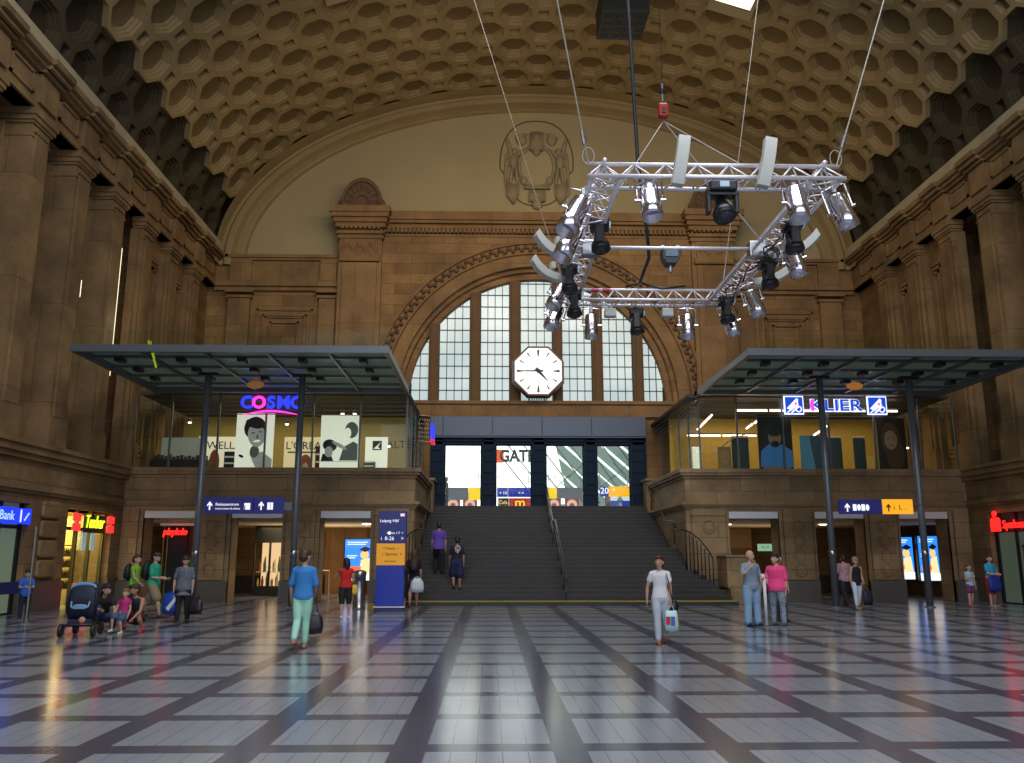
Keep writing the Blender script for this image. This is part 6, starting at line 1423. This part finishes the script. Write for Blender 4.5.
e, W = person('person in black clothes half hidden by the blue column, holding a white carrier bag', (-2.62, 26.6), pi + .6, 1.45, legs=((.2, .1, .02), (-.2, .3, .02)), arms=((.3, .2, .9, .1), (.1, .15, .3, 0)), top=cloth('black_dress', (.012, .012, .016)), sleeve=.4, hem=-.07, pants=cloth('black_shorts2', (.012, .012, .016)), plen=.6, ploose=.03, hair=(.03, .02, .015), shoes=(.15, .08, .06))
bag(Vector((-2.2, 26.5, .96)), .40, .42, .16, mat('white_carrier_bag', (.58, .64, .70), .4), 'bulky white carrier bag held at the foot of the stairs beside the blue column', 'shopping_bag', .2, .05, taper=.5)
e, W = person('person silhouetted at the leftmost door at the stair top', (-2.0, 38.6, 3.7), 1.2, 1.35, top=cloth('black_tee', (.012, .012, .016)), sleeve=.6, pants=cloth('black_trousers', (.012, .012, .02)), hair=(.02, .02, .02))
e, W = person('person in beige standing behind the rightmost door', (5.85, 42.6, 3.7), 0, 1.0, top=cloth('beige', (.45, .35, .25)), sleeve=.6, pants=cloth('grey_trousers', (.2, .2, .2)), hair=(.1, .06, .03))
# left group
e, W = person('person in a patterned grey blouse looking down, carrying two bags', (-7.42, 21.4), .1, 1.56, legs=((.05, .02, .03), (-.08, .15, .03)), arms=((.0, .25, .1, 0), (.0, .18, .1, 0)), top=pat('patterned_blouse', (.06, .075, .10), (.17, .19, .23), 45), sleeve=.75, hem=-.13, pants=cloth('black_trousers', (.012, .012, .02)), hair=(.04, .02, .015), shoes=(.015, .015, .015), fat=1.12, head=(0, .4), toploose=.02)
b_ = bag(W['hands'][0] + Vector((-.08, 0, .02)), .32, .48, .16, mat('royal_blue_plastic', (.01, .05, .32), .35), 'royal blue and white carrier bag held by the woman in the patterned blouse', 'shopping_bag', 0, .04)
MB().prism([(-.05, -.38), (.16, -.12), (.17, -.22), (.02, -.45)], -.095, -.08).build('print', mat('bag_print_white', (.6, .66, .75), .5), b_)
bag(W['hands'][1] + Vector((.1, 0, .02)), .34, .36, .14, mat('black_leather', (.012, .012, .016), .35), 'black handbag held by the woman in the patterned blouse', 'handbag', 0, .16)
e, W = person('person in a lime green vest and blue jeans walking right behind the backpacker', (-9.5, 23.6), pi / 2 - .1, 1.64, legs=WALK, arms=((.3, .1, .6, 0), (-.1, .12, .3, 0)), top=cloth('lime', (.16, .50, .02)), sleeve=.1, pants=cloth('jeans', (.03, .06, .14)), hair=(.06, .035, .02), shoes=(.05, .05, .05))
backpack(W, mat('black_pack', (.012, .012, .014), .6), 'black backpack worn by the person in the lime green vest')
e, W = person('person in a green t-shirt and khaki shorts looking at a phone', (-8.72, 22.9), pi / 2 - .1, 1.70, legs=((.45, .25, .02), (-.35, .5, .02)), arms=((.12, .1, 1.35, .3), (.12, .1, 1.35, .3)), top=cloth('emerald', (.02, .34, .19)), sleeve=.75, hem=-.05, pants=cloth('khaki', (.26, .21, .12)), plen=.43, ploose=.013, hair=(.02, .015, .012), shoes=(.03, .03, .03), fat=1.05, head=(0, .4), toploose=.018)
backpack(W, mat('black_pack2', (.008, .008, .01), .6), 'black backpack worn by the person in the green t-shirt', 1.15)
p = (W['hands'][0] + W['hands'][1]) / 2; o = MB().box(-.035, .035, -.006, .006, -.07, .07).build('mobile_phone', BLACKP, loc=p, bevel=.004); tag(o, 'black phone in the hands of the person in green', 'phone')
e, W = person('child in a bright blue t-shirt by the bank at the far left', (-11.5, 22.0), .5, 1.22, arms=((.5, .15, 1.2, .6), (.5, .15, 1.2, .6)), top=cloth('royal', (.02, .12, .52)), sleeve=.6, pants=cloth('navy_trousers', (.012, .015, .04)), hair=(.012, .01, .01), shoes=(.3, .12, .08), head=(-.2, .35), hs=1.15, hem=-.06)
# crouching group by the pushchair
CR = ((2.25, 2.6, .12), (1.7, 2.55, .25))
e, W = person('person in a black t-shirt and jeans crouching beside the pushchair', (-8.30, 19.0), .6, 1.60, legs=CR, arms=((.9, .2, .5, .3), (.55, .15, .5, .2)), lean=.45, top=cloth('black_tee', (.012, .012, .016)), sleeve=.5, pants=cloth('jeans', (.03, .06, .14)), plen=.95, hair=(.02, .012, .01), hairlen=.03, shoes=(.2, .17, .12), head=(.7, .1))
MB().ell(W['sh'][0] * 0, .08, .01, .05, 8, 6)
e, W = person('child in a magenta top and denim shorts beside the pushchair', (-7.60, 18.45), -.15, 1.05, legs=((1.45, 1.6, .1), (1.25, 1.5, .1)), arms=((.3, .25, .4, .1), (.1, .2, .4, .0)), lean=-.1, top=cloth('magenta', (.42, .02, .17)), sleeve=.35, pants=cloth('denim', (.05, .09, .18)), plen=.4, ploose=.015, hair=(.2, .11, .05), shoes=(.6, .6, .6), hs=1.2)
e, W = person('person in a black vest with sunglasses crouching behind the child in magenta', (-7.50, 18.9), .0, 1.60, legs=((2.2, 2.55, .15), (1.9, 2.55, .2)), arms=((.8, .15, .5, .3), (.6, .1, .35, .25)), lean=.35, top=cloth('black_vest', (.012, .012, .02)), sleeve=.0, pants=cloth('dark_red_shorts', (.10, .012, .02)), plen=.35, hair=(.04, .02, .015), shoes=(.4, .02, .04), skin=SKIN2, head=(-.6, .1))
o = MB().ell((0, 0, 0), .075, .03, .02, 10, 6).build('sunglasses', BLACKP, loc=(-7.53, 18.52, .78)); tag(o, 'dark sunglasses on the crouching adult in the black vest', 'sunglasses')

# pushchair
e = empty('pushchair', (-8.1, 17.7, 0), 'dark blue pushchair with pale trim seen from behind', 'pushchair', None, .12)
NV = mat('pushchair_navy', (.008, .012, .035), .6); LB = mat('pushchair_pale_blue', (.16, .30, .48), .5)
hood = MB(); rr = []
for i, (z, hw, y0_, y1_) in enumerate(((.32, .24, -.05, .10), (.5, .27, -.10, .05), (.7, .28, -.13, .12), (.86, .27, -.12, .28), (.97, .23, -.06, .34), (1.03, .13, .04, .28))):
    cy_, hd = (y0_ + y1_) / 2, (y1_ - y0_) / 2
    rr.append([Vector((hw * (abs(cos(t)) ** .5) * (1 if cos(t) > 0 else -1), cy_ + hd * (abs(sin(t)) ** .5) * (1 if sin(t) > 0 else -1), z)) for t in [2 * pi * k / 24 + .02 for k in range(24)]])
hood.loft(rr); hood.build('hood_and_back', NV, e, True)
MB().tube([Vector((.23 * cos(pi * i / 14), -.07 + .05 * sin(pi * i / 14), .93 + .085 * sin(pi * i / 14))) for i in range(15)], [.02 + .022 * sin(pi * i / 14) for i in range(15)], 8).build('hood_trim', LB, e, True)
MB().tube([(-.17, -.16, .68), (-.16, -.2, .58), (-.1, -.22, .55), (.1, -.22, .55), (.16, -.2, .58), (.17, -.16, .68)], .018, 8).build('handle', LB, e, True)
MB().ell((0, -.17, .58), .15, .02, .05, 14, 8).build('pocket_trim', LB, e, True)
for q in (-.27, .27): MB().tube([(q, -.12, .9), (q, -.1, .5), (q, .1, .3), (q, -.2, .12)], .015, 8).build('frame_tube', DARKM, e, True); MB().tube([(q, .1, .3), (q, .45, .1)], .015, 8).build('frame_tube', DARKM, e, True)
MB().tube([(-.27, -.2, .24), (.27, -.2, .24)], .014, 8).build('axle_bar', mat('axle_blue', (.03, .05, .1), .4), e, True)
MB().prism([(-.24, .2), (.24, .2), (.22, .34), (-.22, .34)], -.16, .3).build('basket', NV, e, bevel=.02)
MB().ell((.06, -.17, .32), .07, .05, .07, 8, 6).build('toy_in_basket', mat('toy_pale', (.5, .25, .18), .7), e, True)
for (x, y) in ((-.3, -.2), (.3, -.2), (-.24, .45), (.24, .45)):
    w_ = MB(); M = Matrix.Translation((x, y, .13)) @ Matrix.Rotation(pi / 2, 4, 'Y'); w_.lathe([(.08, -.03), (.12, -.03), (.13, 0), (.12, .03), (.08, .03)], 18, M); o = w_.build('wheel', BLACKP, e, True)
    MB().lathe([(.001, -.02), (.07, -.02), (.07, .02), (.001, .02)], 12, M).build('hub', STEEL, o, True)

# ------------------------------------------------------------------ light
w = bpy.data.worlds.new('world'); bpy.context.scene.world = w; w.use_nodes = True
bg = w.node_tree.nodes['Background']; bg.inputs[0].default_value = (.62, .78, 1, 1); bg.inputs[1].default_value = .75
# daylight entering through the tall entrance windows behind the camera
a = area('entrance_window_daylight', (XC, -6.5, 9), 22, 1600, (.94, .92, .94), rot=(radians(100), 0, 0), sy=12)
a = area('upper_skylight_daylight', (XC, 8, 22), 14, 4000, (.95, .94, .97), rot=(0, 0, 0), sy=14)
area('facade_fill', (XC, 26, 16.5), 16, 620, (1, .76, .46), rot=(radians(75), 0, 0), sy=1.0)  # added warm fill with no fixture, lifts the end facade
area('platform_daylight', (XC, 42, 8.5), 10, 90, (.92, .97, 1), rot=(radians(-60), 0, 0), sy=4)
sc = bpy.context.scene
sc.view_settings.view_transform = 'Standard'; sc.view_settings.look = 'None'; sc.view_settings.exposure = 0; sc.view_settings.gamma = 1
sc.view_settings.use_curve_mapping = False
